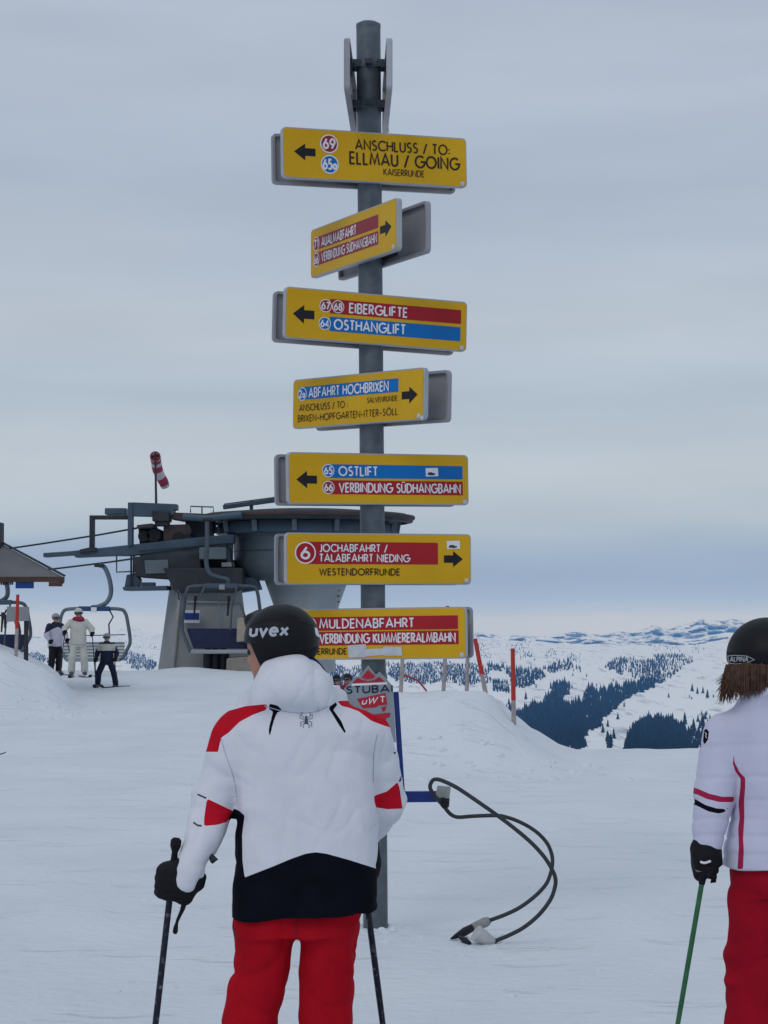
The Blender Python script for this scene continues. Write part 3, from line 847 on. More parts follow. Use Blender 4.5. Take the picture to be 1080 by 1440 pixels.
def sign(label, py, yaw, roll, items, axis=None, W=W_, SEP=SEP, clz=(-.075, .075), toe=0.0):
    """double-sided piste sign clamped to the pole; items lie on its face in fractions of its width and height"""
    c = axis if axis is not None else pole_at(py)
    t = thing('piste_sign', label, 'sign', c, 'yellow piste signs on the pole', (0, radians(roll), radians(yaw)))
    mb = MB(); tray(mb, W, H_, -SEP, -SEP + .03); fp = mb.build('front_panel', ALU, t, local=True)
    mb = MB(); tray(mb, W, H_, SEP, SEP - .03); bp_ = mb.build('back_panel', [ALUBACK], t, local=True)
    for s in (-1, 1):
        mb = MB()
        r = rrect(-W / 2 + .007, -H_ / 2 + .007, W / 2 - .007, H_ / 2 - .007, .019)
        mb.add([(x, s * (SEP + .001), z) for x, z in r], [list(range(len(r)))])
        ob = mb.build('yellow_face', YEL, fp if s < 0 else bp_, local=True)
    for s, ob in ((-1, fp), (1, bp_)): ob.rotation_euler = (0, 0, s * toe)
    for dz in clz:
        mb = MB()
        mb.lathe((0, 0, dz), [(.067, -.022), (.0695, -.022), (.0695, .022), (.067, .022)], 28)
        mb.build('clamp_band', GALV, t, local=True); mb = MB()
        for sx in (-1, 1):
            mb.box((sx * .02 - .008 + sx * .03, -SEP + .008, dz - .02), (sx * .02 + .008 + sx * .03, -.045, dz + .02))
            mb.box((sx * .02 - .008 + sx * .03, .045, dz - .02), (sx * .02 + .008 + sx * .03, SEP - .008, dz + .02))
            mb.box((sx * .085 - .012, -.02, dz - .014), (sx * .085 + .012, .02, dz + .014))
        mb.box((-.16, -SEP + .0075, dz - .02), (.16, -SEP + .024, dz + .02)); mb.box((-.16, SEP - .024, dz - .02), (.16, SEP - .0075, dz + .02))
        mb.build('clamp', DARKM, t, local=True)
    X = lambda u: (u - .5) * W
    Zc = lambda v: (.5 - v) * H_
    yf = -SEP - .001
    for it in items:
        k = it[0]
        if k == 'band':
            _, u0, v0, u1, v1, mat = it
            mb = MB(); r = rrect(X(u0), Zc(v1), X(u1), Zc(v0), .003, 2)
            mb.add([(x, yf - .001, z) for x, z in r], [list(range(len(r)))]); mb.build('route_band', mat, fp, local=True)
        elif k == 'badge':
            _, u, v, r, num, mat = it
            mb = MB()
            mb.add([(X(u) + (r) * cos(a), yf - .0014, Zc(v) + r * sin(a)) for a in np.linspace(0, 2 * pi, 33)[:-1]], [list(range(32))])
            mb.cur = 1
            mb.add([(X(u) + (r * .88) * cos(a), yf - .0019, Zc(v) + r * .88 * sin(a)) for a in np.linspace(0, 2 * pi, 33)[:-1]], [list(range(32))])
            mb.cur = 2
            w = r * (.62 if len(num) == 2 else (.36 if len(num) == 1 else .72)); cap = r * 1.0
            put_strokes(mb, text_strokes(num, X(u) - w, X(u) + w, Zc(v) - cap / 2, cap), r * .21, lambda x, y, l: (x, yf - .0024 - l, y))
            mb.build('route_badge', [WHTV, mat, TEXTW], fp, local=True)
        elif k == 'text':
            _, s_, u0, u1, v, cap, mat, wt_ = it
            cap *= H_
            for wd in text_strokes(s_, X(u0) + cap * .07, X(u1) - cap * .07, Zc(v) - cap / 2, cap, words=True):
                mb = MB(); put_strokes(mb, wd, cap * wt_, lambda x, y, l: (x, yf - .0024 - l, y)); mb.build('lettering', mat, fp, local=True)
        elif k == 'arrow':
            _, u0, v0, u1, v1 = it
            xm = lambda f: X(u0 + (u1 - u0) * f); zm = lambda f: Zc(v0 + (v1 - v0) * f)
            pl = [(0, .5), (.52, 0), (.52, .27), (1, .27), (1, .73), (.52, .73), (.52, 1)]
            mb = MB(); mb.add([(xm(a), yf - .001, zm(b)) for a, b in pl], [[0, 1, 2, 5, 6], [2, 3, 4, 5]]); mb.build('arrow', BLK, fp, local=True)
        elif k == 'bolt':
            _, u, v = it
            mb = MB(); mb.lathe((X(u), yf - .003, Zc(v)), [(.013, 0.003), (.013, 0), (.009, -.003), (.0, -.0035)], 18, axis='Y'); mb.build('bolt', TAPE, fp, local=True, smooth=True)
        elif k == 'sticker':
            _, u0, v0, u1, v1 = it
            mb = MB(); q = [(X(u0), Zc(v0 + .01)), (X(u1), Zc(v0)), (X(u1) + .002, Zc(v1 - .01)), (X(u0) + .002, Zc(v1))]
            mb.add([(x, yf - .0022, z) for x, z in q], [[0, 1, 2, 3]])
            mb.cur = 1; w = X(u1) - X(u0); h = Zc(v0) - Zc(v1); bx, bz = X(u0), Zc(v1)
            bl = [(.15, .18), (.55, .12), (.78, .2), (.8, .34), (.6, .4), (.5, .5), (.3, .48), (.18, .4)]
            mb.add([(bx + a * w, yf - .0028, bz + b * h) for a, b in bl], [list(range(8))])
            mb.build('sticker', [WHTV, DARKM], fp, local=True)
        elif k == 'tape':
            for pl in it[1]:
                mb = MB(); mb.add([(X(a), yf - .0031 - .0003 * it[1].index(pl), Zc(b)) for a, b in pl], [list(range(len(pl)))]); mb.build('tape', TAPE, fp, local=True)
    return t
B_, R_ = .165, .185
sign('topmost sign on the pole, turned edge-on so only grey edges show', 126, 90, 0, [('bolt', .97, .92)], SEP=.113, clz=(-.095, .125), toe=radians(-1.2))
sign('yellow sign for Ellmau and Going with badges 69 and 65a', 226.9, 20.3, -1.05, [
    ('arrow', .061, .31, .175, .64), ('badge', .248, .285, .050, '69', MAROON), ('badge', .25, .69, .050, '65a', BLUV),
    ('text', 'ANSCHLUSS / TO:', .387, .905, .265, .185, LBROWN, B_), ('text', 'ELLMAU / GOING', .355, .957, .535, .225, LBROWN, B_),
    ('text', 'KAISERRUNDE', .538, .762, .775, .12, LBROWN, .14), ('bolt', .972, .925)], axis=at(519.81, 226.9, D))
sign('sharply angled yellow sign reading Aualmabfahrt, arrow pointing right', 339, -63.1, .04, [
    ('band', .045, .195, .80, .455, MAROON), ('band', .045, .515, .80, .775, MAROON), ('badge', .075, .33, .040, '71', MAROON), ('badge', .075, .655, .040, '66', MAROON),
    ('text', 'AUALMABFAHRT', .14, .555, .335, .17, TEXTW, R_), ('text', 'VERBINDUNG SÜDHANGBAHN', .14, .79, .645, .165, TEXTW, .15),
    ('arrow', .945, .36, .82, .68), ('bolt', .965, .925)], axis=at(518.53, 339.04, D))
sign('yellow sign for Eiberglifte in red and Osthanglift in blue', 452.7, 22.7, 1.26, [
    ('arrow', .042, .335, .157, .70), ('band', .24, .175, .965, .455, REDV), ('band', .24, .52, .963, .80, BLUV),
    ('badge', .216, .315, .0345, '67', MAROON), ('badge', .283, .315, .0345, '68', MAROON), ('badge', .213, .66, .0345, '64', BLUV),
    ('text', 'EIBERGLIFTE', .343, .664, .32, .175, TEXTW, R_), ('text', 'OSTHANGLIFT', .262, .655, .66, .18, TEXTW, R_), ('bolt', .97, .93)], axis=at(520.84, 452.74, D))
sign('angled yellow sign with blue Abfahrt Hochbrixen band, arrow right', 563, -47.5, 1.13, [
    ('band', .05, .165, .815, .425, BLUV), ('badge', .078, .305, .037, '2a', BLUV), ('text', 'ABFAHRT HOCHBRIXEN', .13, .745, .295, .175, TEXTW, R_),
    ('text', 'SALVENRUNDE', .585, .81, .545, .095, LBROWN, .14), ('text', 'ANSCHLUSS / TO :', .055, .44, .585, .125, LBROWN, .14), ('text', 'BRIXEN-HOPFGARTEN-ITTER-SÖLL', .045, .815, .80, .125, LBROWN, .14),
    ('arrow', .955, .345, .84, .67), ('bolt', .965, .92), ('bolt', .988, .96)], axis=at(520.56, 563.15, D))
sign('yellow sign for Ostlift in blue above Verbindung Südhangbahn in red', 675, 24.2, -.9, [
    ('arrow', .044, .36, .155, .695), ('band', .22, .225, .965, .49, BLUV), ('band', .22, .535, .965, .805, REDV),
    ('badge', .216, .35, .0345, '65', BLUV), ('badge', .216, .675, .0345, '66', MAROON),
    ('text', 'OSTLIFT', .272, .487, .355, .165, TEXTW, R_), ('text', 'VERBINDUNG SÜDHANGBAHN', .272, .952, .675, .165, TEXTW, R_),
    ('sticker', .754, .265, .824, .44), ('bolt', .975, .935)], axis=at(523.6, 675.2, D))
sign('yellow sign with large badge 6, Jochabfahrt and Westendorfrunde', 786.7, 20.8, -.27, [
    ('band', .10, .175, .815, .605, REDV), ('badge', .102, .39, .058, '6', REDV), ('text', 'JOCHABFAHRT /', .175, .54, .295, .135, TEXTW, R_),
    ('text', 'TALABFAHRT NIEDING', .175, .66, .485, .135, TEXTW, R_), ('text', 'WESTENDORFRUNDE', .175, .607, .755, .12, LBROWN, R_),
    ('arrow', .953, .335, .848, .655), ('sticker', .863, .13, .935, .30), ('bolt', .972, .92)], axis=at(525.07, 786.7, D))
sign('lowest yellow sign, Muldenabfahrt and Kummereralmbahn, partly hidden by the helmet', 897, -13, -.75, [
    ('band', .19, .165, .958, .43, REDV), ('band', .19, .455, .96, .72, REDV), ('badge', .195, .30, .0345, ' ', REDV), ('badge', .195, .59, .0345, ' ', REDV),
    ('text', 'MULDENABFAHRT', .243, .735, .295, .165, TEXTW, R_), ('text', 'VERBINDUNG KUMMERERALMBAHN', .243, .945, .585, .165, TEXTW, R_),
    ('text', 'KAISERRUNDE', .155, .385, .835, .11, LBROWN, R_), ('arrow', .045, .34, .15, .67),
    ('tape', [[(.392, .72), (.485, .70), (.488, .95), (.395, .96)], [(.48, .80), (.60, .78), (.60, .91), (.48, .94)], [(.575, .75), (.667, .76), (.672, .93), (.58, .93)]]), ('bolt', .975, .925)])

# ------------------------------------------------------------------ ski service station strapped to the pole
NAVY = M("navy_paint", (.012, .03, .16), .45, var=.1, scale=6)
PLATE = M("brushed_plate", (.26, .29, .33), .5, .3, var=.12, scale=9)
REDS = M("red_sticker", (.42, .02, .04), .45, var=.12, scale=25)
DBLUE = M("dark_blue_print", (.01, .02, .05), .5)
GREYBOX = M("grey_plastic", (.27, .28, .28), .6, var=.1, scale=20)
RUB = M("rubber_cable", (.035, .04, .045), .55, var=.15, scale=30)
Yp = D - .10
st = thing('service_station', 'grey ski service plate reading STUBAI on a navy frame beside the pole', 'service station', (at(535, 1310, Yp).x, Yp, 0))
mb = MB(); mb.pprism([(484, 1044), (484, 968), (496, 955.5), (505.5, 951), (517.8, 935.5), (528.5, 948.5), (534.2, 944.5), (552.5, 965), (557, 1044)], Yp, Yp + .012)
pl_o = mb.build('plate', PLATE, st)
def flat(name, polys, mat, parent, lift):
    mb = MB()
    for pl in polys: mb.add([at(x, y, Yp - lift) for x, y in pl], [list(range(len(pl)))])
    return mb.build(name, mat, parent)
flat('mountain_emblem', [[(508.5, 952.5), (517.8, 941.5), (528, 951.8), (523, 954.6), (517, 955.6), (512, 954.6)],
                         [(495, 960.6), (503, 953), (509, 956), (517, 957.8), (525, 956.6), (533.5, 951.8), (542, 959)]], REDS, pl_o, .002)
flat('strip', [[(494.5, 961.6), (544, 959.4), (544.2, 962.2), (494.5, 964.6)]], WHTV, pl_o, .002)
mb = MB()
put_strokes(mb, text_strokes('STUBAI', 487.5, 551.5, 0, 9), 2.1, lambda x, y, l: at(x, 974.8 - y - (x - 487.5) * .035, Yp - .002 - l))
mb.build('lettering', DBLUE, pl_o)
rs_ = flat('red_sticker', [[(502, 983), (542, 974.5), (544.5, 991), (533, 992), (528, 995), (510, 996)], [(524, 1006.5), (530, 1004), (549, 1002), (548, 1008), (543, 1010), (542, 1020), (533, 1018), (531, 1011), (524, 1011)],
                     [(535, 1037), (540, 1028), (546, 1034), (546, 1038)], [(536, 995), (544, 993), (541, 1000), (538, 1001)]], REDS, pl_o, .002)
mb = MB()
put_strokes(mb, text_strokes('uW', 509, 529, 0, 8), 1.5, lambda x, y, l: at(x + y * .3, 990.5 - y - (x - 509) * .12, Yp - .003 - l))
put_strokes(mb, text_strokes('T', 535, 541, 0, 8), 1.5, lambda x, y, l: at(x, 987.5 - y, Yp - .003 - l))
mb.build('lettering', WHTV, pl_o)
mb = MB(); mb.bar(at(556.8, 973, Yp + .03), at(566.5, 1128, Yp + .03), .028, .05); mb.build('frame_post', NAVY, st, bevel=.003)
mb = MB(); mb.bar(at(500, 1121, Yp + .05), at(614, 1120, Yp + .05), .05, .056); mb.build('frame_arm', NAVY, st, bevel=.003)
mb = MB(); mb.hexa([at(612, 1122, Yp), at(632, 1123, Yp), at(632, 1123, Yp + .09), at(612, 1122, Yp + .09), at(615, 1104.5, Yp), at(634, 1106, Yp), at(634, 1106, Yp + .09), at(615, 1104.5, Yp + .09)])
hb = mb.build('holder_box', GREYBOX, st, bevel=.006)
mb = MB(); mb.tube([at(622, 1121, Yp + .04), at(625, 1128, Yp + .04), at(627, 1136, Yp + .04)], [.042, .03, .018], 12); mb.build('cable_gland', BLK, st, smooth=True)
mb = MB(); mb.lathe(pole_at(990), [(.067, -.02), (.073, -.02), (.073, .02), (.067, .02)], 28); mb.build('pole_band', DARKM, st)

Z3 = lambda pts: [(540 + x / 3.857, 1070 + y / 3.857) for x, y in pts]
pa = Z3([(300, 215), (275, 190), (250, 145), (262, 108), (288, 100), (330, 113), (400, 148), (500, 215), (600, 285), (700, 360), (800, 445), (870, 522), (912, 590), (930, 640), (926, 690), (900, 757), (840, 835), (760, 902), (680, 945), (595, 980)])
pb_ = Z3([(332, 255), (360, 288), (400, 305), (480, 300), (600, 296), (660, 304), (740, 333), (820, 380), (880, 440), (908, 500), (914, 555), (903, 612), (878, 670), (820, 733), (740, 793), (660, 833), (565, 868)])
def cable3(p, Y0, Y1, bulge):
    n = len(p)
    return smoothpath([at(x, y, Y0 + (Y1 - Y0) * i / (n - 1) + bulge * sin(pi * i / (n - 1))) for i, (x, y) in enumerate(p)], 5)
cb = thing('tether_cable', 'stiff grey rubber cable looping from the holder box down to the snow', 'cable', (at(700, 1325, 11.0).x, 11.0, 0))
c1 = cable3(pa, Yp - .02, 10.98, -.12); c2 = cable3(pb_, Yp + .04, 11.22, .12)
mb = MB(); mb.tube(c1, .0105, 10); mb.build('cable', RUB, cb, smooth=True)
mb = MB(); mb.tube(c2, .0105, 10); mb.build('cable', RUB, cb, smooth=True)
mb = MB(); e = Vector(c2[-1]); f = at(540 + 478 / 3.857, 1070 + 905 / 3.857, 11.18)
mb.tube([e + (e - f) * .05, e + (f - e) * .08], .019, 12); mb.build('collar', BLK, cb, smooth=True)
mb = MB(); mb.tube([e, e + (f - e) * .2, f], [.022, .027, .021], 14); mb.build('grey_sleeve', GREYBOX, cb, smooth=True)
mb = MB(); g = at(540 + 362 / 3.857, 1070 + 966 / 3.857, 11.06); mb.tube([f, f.lerp(g, .35), f.lerp(g, .8), g], [.02, .023, .012, .004], 10)
h0 = at(540 + 410 / 3.857, 1070 + 955 / 3.857, 11.05); h1 = at(540 + 465 / 3.857, 1070 + 990 / 3.857, 10.95)
mb.tube([h0, h0.lerp(h1, .5), h1], [.008, .017, .010], 10); mb.build('tool_head', BLK, cb, smooth=True)
mb = MB(); e1 = Vector(c1[-1]); mb.tube([e1 + Vector((.012, 0, .004)), e1 + Vector((-.02, 0, -.004))], .017, 12)
mb.build('collar', RUB, cb, smooth=True)
WORN = M("worn_grey_plastic", (.45, .46, .47), .6, var=.12, scale=20)
mb = MB(); p1 = at(540 + 500 / 3.857, 1070 + 950 / 3.857, 10.95)
mb.tube([e1, e1.lerp(p1, .4) + Vector((0, 0, .0)), p1 + Vector((0, 0, .015))], [.02, .034, .044], 12); mb.build('grey_sleeve', WORN, cb, smooth=True)

# ------------------------------------------------------------------ chairlift top station
STEEL = M("painted_grey_green_steel", (.115, .145, .165), .5, .1, var=.12, scale=2, bump=.02)
STEELD = M("dark_weathered_steel", (.035, .038, .045), .6, .2, var=.25, scale=3)
STEELB = M("blue_grey_steel", (.06, .09, .125), .5, .1, var=.15, scale=2)
RUST = M("rusty_cover", (.07, .045, .04), .7, col2=(.035, .035, .04), scale=2.5)
CONC = M("pale_pylon_paint", (.27, .28, .285), .7, var=.08, scale=1.2)
CONCD = M("raw_concrete", (.22, .21, .18), .85, var=.2, scale=2.5, bump=.1)
PALE = M("pale_painted_steel", (.29, .32, .345), .5, var=.08, scale=1.5)
TYRE = M("tyre_rubber", (.015, .016, .018), .7)
BEIGE = M("beige_padding", (.32, .28, .23), .8)
YS = 61.0
ls = thing('chairlift_station', 'grey steel chairlift top station with round canopy behind the signs', 'lift station', (at(290, 950, YS).x, YS, .2))
def B(name, mat, fn, bevel=.02, smooth=False, parent=None):
    mb = MB(); fn(mb); return mb.build(name, mat, parent or ls, smooth=smooth, bevel=bevel)
def hx(b, bot, top): b.hexa([at(*p) for p in bot] + [at(*p) for p in top])
# pylon: tapering box seen at an angle
pyl = B('pylon', CONC, lambda b: hx(b, [(242, 955, 60.2), (357, 965, 60.6), (352, 956, 62.6), (221, 948, 61.9)], [(256, 812, 60.2), (338, 812, 60.6), (334, 812, 62.2), (240, 812, 61.9)]), .03)
B('pylon_trim', CONC, lambda b: (b.ptube([(254, 826), (243, 943)], 60.15, .05), b.ptube([(308, 834), (308, 930)], 60.35, .015), b.bar(at(262, 846, 60.2), at(334, 847, 60.5), .06, .06)), 0)
sg = B('notice', TAPE, lambda b: b.pbox(257, 858, 281, 876, 60.0, 60.06), .005)
B('notice_panel', NAVY, lambda b: b.pbox(259.5, 862, 280, 871.5, 59.98, 60.0), 0, parent=sg)
B('pylon_head', STEELD, lambda b: b.pprism([(236, 800), (345, 800), (345, 828), (333, 834), (254, 834), (246, 822)], 60, 62.6), .03)
bl = B('concrete_base', CONCD, lambda b: b.pprism([(322, 925), (366, 921), (372, 966), (320, 963)], 58.6, 60.4), .04)
B('drain_pipe', STEELD, lambda b: [b.ptube([(x, 910), (x, y)], 59.4, .09, 12) for x, y in ((292, 948), (303, 953), (314, 958))], 0, True)
B('pipe_slot', TYRE, lambda b: b.pprism([(287, 915), (322, 915), (320, 962), (287, 946)], 59.7, 60.15), 0)
# round canopy, drum and cone
cx = at(431, 735, YS + 1.2); R0 = 3.14
zt = at(431, 722, YS + 1.2).z
dk = B('canopy', STEELD, lambda b: b.lathe((cx.x, cx.y, zt), [(.3, .12), (R0 * .5, .08), (R0 * .93, -.03), (R0, -.16), (R0 * .985, -.27), (R0 * .94, -.30), (R0 * .94, -.22), (.5, -.2)], 90), 0, True)
B('canopy_rim', RUST, lambda b: b.lathe((cx.x, cx.y, zt), [(R0 + .004, -.08), (R0 + .03, -.11), (R0 + .03, -.17), (R0 + .004, -.19)], 90), 0, True, dk)
B('canopy_ring', STEELB, lambda b: b.lathe((cx.x, cx.y, zt), [(2.2, -.30), (2.55, -.30), (2.62, -.42), (2.62, -.62), (2.45, -.66), (2.2, -.64)], 80), 0, True)
def br(b):
    for k in (b.k,):
        a = 2 * pi * (k + .3) / 14
        p = Vector((cx.x + 2.72 * cos(a), cx.y + 2.72 * sin(a), zt))
        q = Vector((cx.x + 2.66 * cos(a), cx.y + 2.66 * sin(a), zt))
        b.bar(p + Vector((0, 0, -.24)), q + Vector((0, 0, -.6)), .14, .1)
for k in range(14):
    mb = MB(); mb.k = k; br(mb); mb.build('canopy_bracket', STEEL, ls, bevel=.01)
B('drum', STEEL, lambda b: b.lathe((cx.x, cx.y, zt), [(2.18, -.62), (2.18, -.70), (2.14, -.72), (2.1, -1.5), (1.95, -1.78), (1.72, -1.95)], 72), 0, True)
B('cone', PALE, lambda b: b.lathe((cx.x - .0, cx.y, zt), [(1.3, -1.9), (1.22, -1.95), (.95, -2.7), (.85, -3.3), (.85, -4.6)], 64), 0, True)
B('cone_bolt', STEELD, lambda b: [b.lathe((cx.x + .95, cx.y - .45 - .1, zt - 2.1 - .16 * i), [(.03, -.02), (.03, .02)], 8) for i in range(4)], 0)
B('catwalk_rail', STEELB, lambda b: (b.bar(at(314, 713.5, YS), at(420, 699, YS), .3, .11), b.ptube([(315, 711), (315.5, 709), (352, 704), (420, 695)], YS - .3, .02), b.bar(at(353.5, 724, YS), at(353.5, 704, YS), .1, .1), b.ptube([(390, 709), (390, 697)], YS - .3, .02)), 0)
# rail beam, gantry and machinery towards the line
B('guide_rail', STEELB, lambda b: b.pprism([(63, 778), (100, 775.5), (180, 767), (300, 754), (330, 752), (330, 764), (300, 767), (186, 782), (160, 782), (108, 784.5), (106, 781), (63, 784)], 60.4, 61.0), .02)
B('guide_rail', STEELD, lambda b: b.pprism([(113, 773), (126, 770), (136, 770), (136, 775), (113, 778)], 60.3, 60.6), .01)
B('gantry_frame', STEELD, lambda b: (b.pbox(126.5, 725, 133, 776, 60.6, 60.95), b.pbox(133, 725, 181, 730.5, 60.62, 60.95)), .015)
B('gantry_frame', STEELB, lambda b: (b.pbox(180.5, 707, 187.5, 768, 60.3, 60.7), b.pprism([(187.5, 707), (250, 709.5), (250, 717.5), (246, 717.5), (246, 724), (236, 727), (228, 727), (187.5, 726)], 60.34, 60.9)), .015)
B('control_cabinet', STEELB, lambda b: b.pbox(150, 715.5, 180, 724.5, 60.7, 61.6), .02)
B('drive_motor', STEELD, lambda b: (b.pbox(216, 719, 240, 734, 60.2, 61), b.pbox(219, 733, 238, 740, 60.3, 60.9)), .03)
B('machine_cover', RUST, lambda b: (b.pprism([(195.5, 739.5), (218, 737), (219, 743), (195.5, 744)], 60.0, 61.2), b.pprism([(238, 721.5), (300, 724), (300, 733), (262, 734), (240, 730)], 60.4, 61.5), b.pprism([(232, 739), (268, 738), (272, 748), (266, 762), (232, 762)], 60.5, 61.4)), .03)
B('machine_frame', STEELD, lambda b: (b.pprism([(196, 744), (222, 743), (233, 748), (233, 770), (198, 768)], 60.75, 61.3)), .02)
B('machine_frame', STEELD, lambda b: b.pbox(262, 733, 300, 768, 60.9, 61.6), .02)
for i, (x, y, r) in enumerate(((203, 754, 8.6), (216.5, 753, 10), (251, 757, 8), (264, 760, 8))):
    r_ = r * 61 / F
    w = B('drive_tyre', TYRE, lambda b: b.lathe(at(x, y, 60.55), [(r_ * .55, -.12), (r_ * .9, -.12), (r_, -.07), (r_, .07), (r_ * .9, .12), (r_ * .55, .12)], 28, axis='Y'), 0, True)
    B('hub', STEEL, lambda b: b.lathe(at(x, y, 60.55), [(r_ * .15, -.10), (r_ * .56, -.09), (r_ * .56, .09)], 24, axis='Y'), 0, True, w)
B('drive_housing', STEELD, lambda b: b.pprism([(191, 784), (226, 783), (262, 780), (284, 778), (288, 812), (240, 815), (196, 812)], 60.2, 62), .04)
B('housing_ledge', STEEL, lambda b: b.pprism([(200, 776), (300, 766), (300, 778), (262, 781), (200, 786)], 60.5, 61.8), .02)
B('walkway', STEELB, lambda b: (b.pprism([(176, 826), (238, 824), (238, 830), (178, 831)], 60.0, 61.4), b.pprism([(177, 826), (180, 809), (192, 806), (198, 815), (196, 826)], 60.3, 61), b.pbox(200, 819, 218, 825, 60.3, 60.8)), .015)
B('safety_cage', STEELD, lambda b: (b.ptube([(164, 781), (164, 804.5), (190, 803.5)], 60.2, .022), b.ptube([(184.5, 780), (184.5, 824)], 60.2, .03), b.ptube([(188, 780), (188, 824)], 60.6, .03)), 0)
B('sensor_box', STEEL, lambda b: (b.pbox(281, 770, 319, 786.5, 59.9, 60.4), b.pbox(281, 756, 319, 769, 60.5, 61.2), b.pbox(320, 752, 327, 800, 60.8, 61.4)), .02)
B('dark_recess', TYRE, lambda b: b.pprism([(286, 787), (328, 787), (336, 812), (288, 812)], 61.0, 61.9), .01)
B('white_plate', WHTV, lambda b: b.pprism([(311.5, 791), (328, 790.5), (330, 796.5), (312, 797)], 60.6, 60.66), 0)
B('launch_rail', STEELB, lambda b: b.tube(smoothpath([at(258, 727, 59.8), at(290, 729, 59.6), at(318, 726, 59.5), at(340, 724, 59.4)], 5), .09, 8), 0, True)
B('under_beam', STEELB, lambda b: b.pprism([(292, 812), (362, 812), (368, 829), (330, 835), (292, 826)], 61.2, 62.3), .03)
B('conduit', STEELD, lambda b: b.tube(smoothpath([at(262, 770, 60.35), at(285, 768, 60.3), at(300, 772, 60.2), at(322, 770, 60.2), at(326, 790, 60.3), at(334, 812, 60.3), at(338, 830, 60.3)], 5), .028, 6), 0, True)
B('conduit', STEELD, lambda b: b.tube(smoothpath([at(196, 775, 60.3), at(225, 773, 60.3), at(250, 771, 60.3), at(262, 770, 60.35)], 5), .022, 6), 0, True)
B('drum_seam', STEELD, lambda b: b.lathe((cx.x, cx.y, zt), [(2.135, -1.12), (2.142, -1.12), (2.142, -1.135), (2.135, -1.135)], 72), 0, True)
B('hatch', STEEL, lambda b: b.pprism([(203, 788), (236, 787), (238, 806), (205, 807)], 60.14, 60.2), .01)
B('handrail', STEELB, lambda b: (b.ptube([(268, 721), (268, 712), (300, 713), (300, 722)], 61.2, .02), b.ptube([(284, 722), (284, 712.5)], 61.2, .02)), 0, True)
# haul ropes
ROPE = M("steel_rope", (.03, .04, .06), .5, .5)
for lab, pts in (('upper steel haul rope running left from the lift station', [(196, 742), (140, 752), (60, 764.5), (-60, 782), (-500, 838)]), ('lower steel haul rope carrying the chair behind the skiers', [(192, 785), (150, 791), (80, 799.5), (-60, 815), (-500, 858)])):
    o = MB().tube([at(x, y, 60.8 + i * 1.2) for i, (x, y) in enumerate(pts)], .028, 8).build('haul_rope', ROPE, None, smooth=True)
    tag(o, lab, 'rope', 'haul ropes of the chairlift')

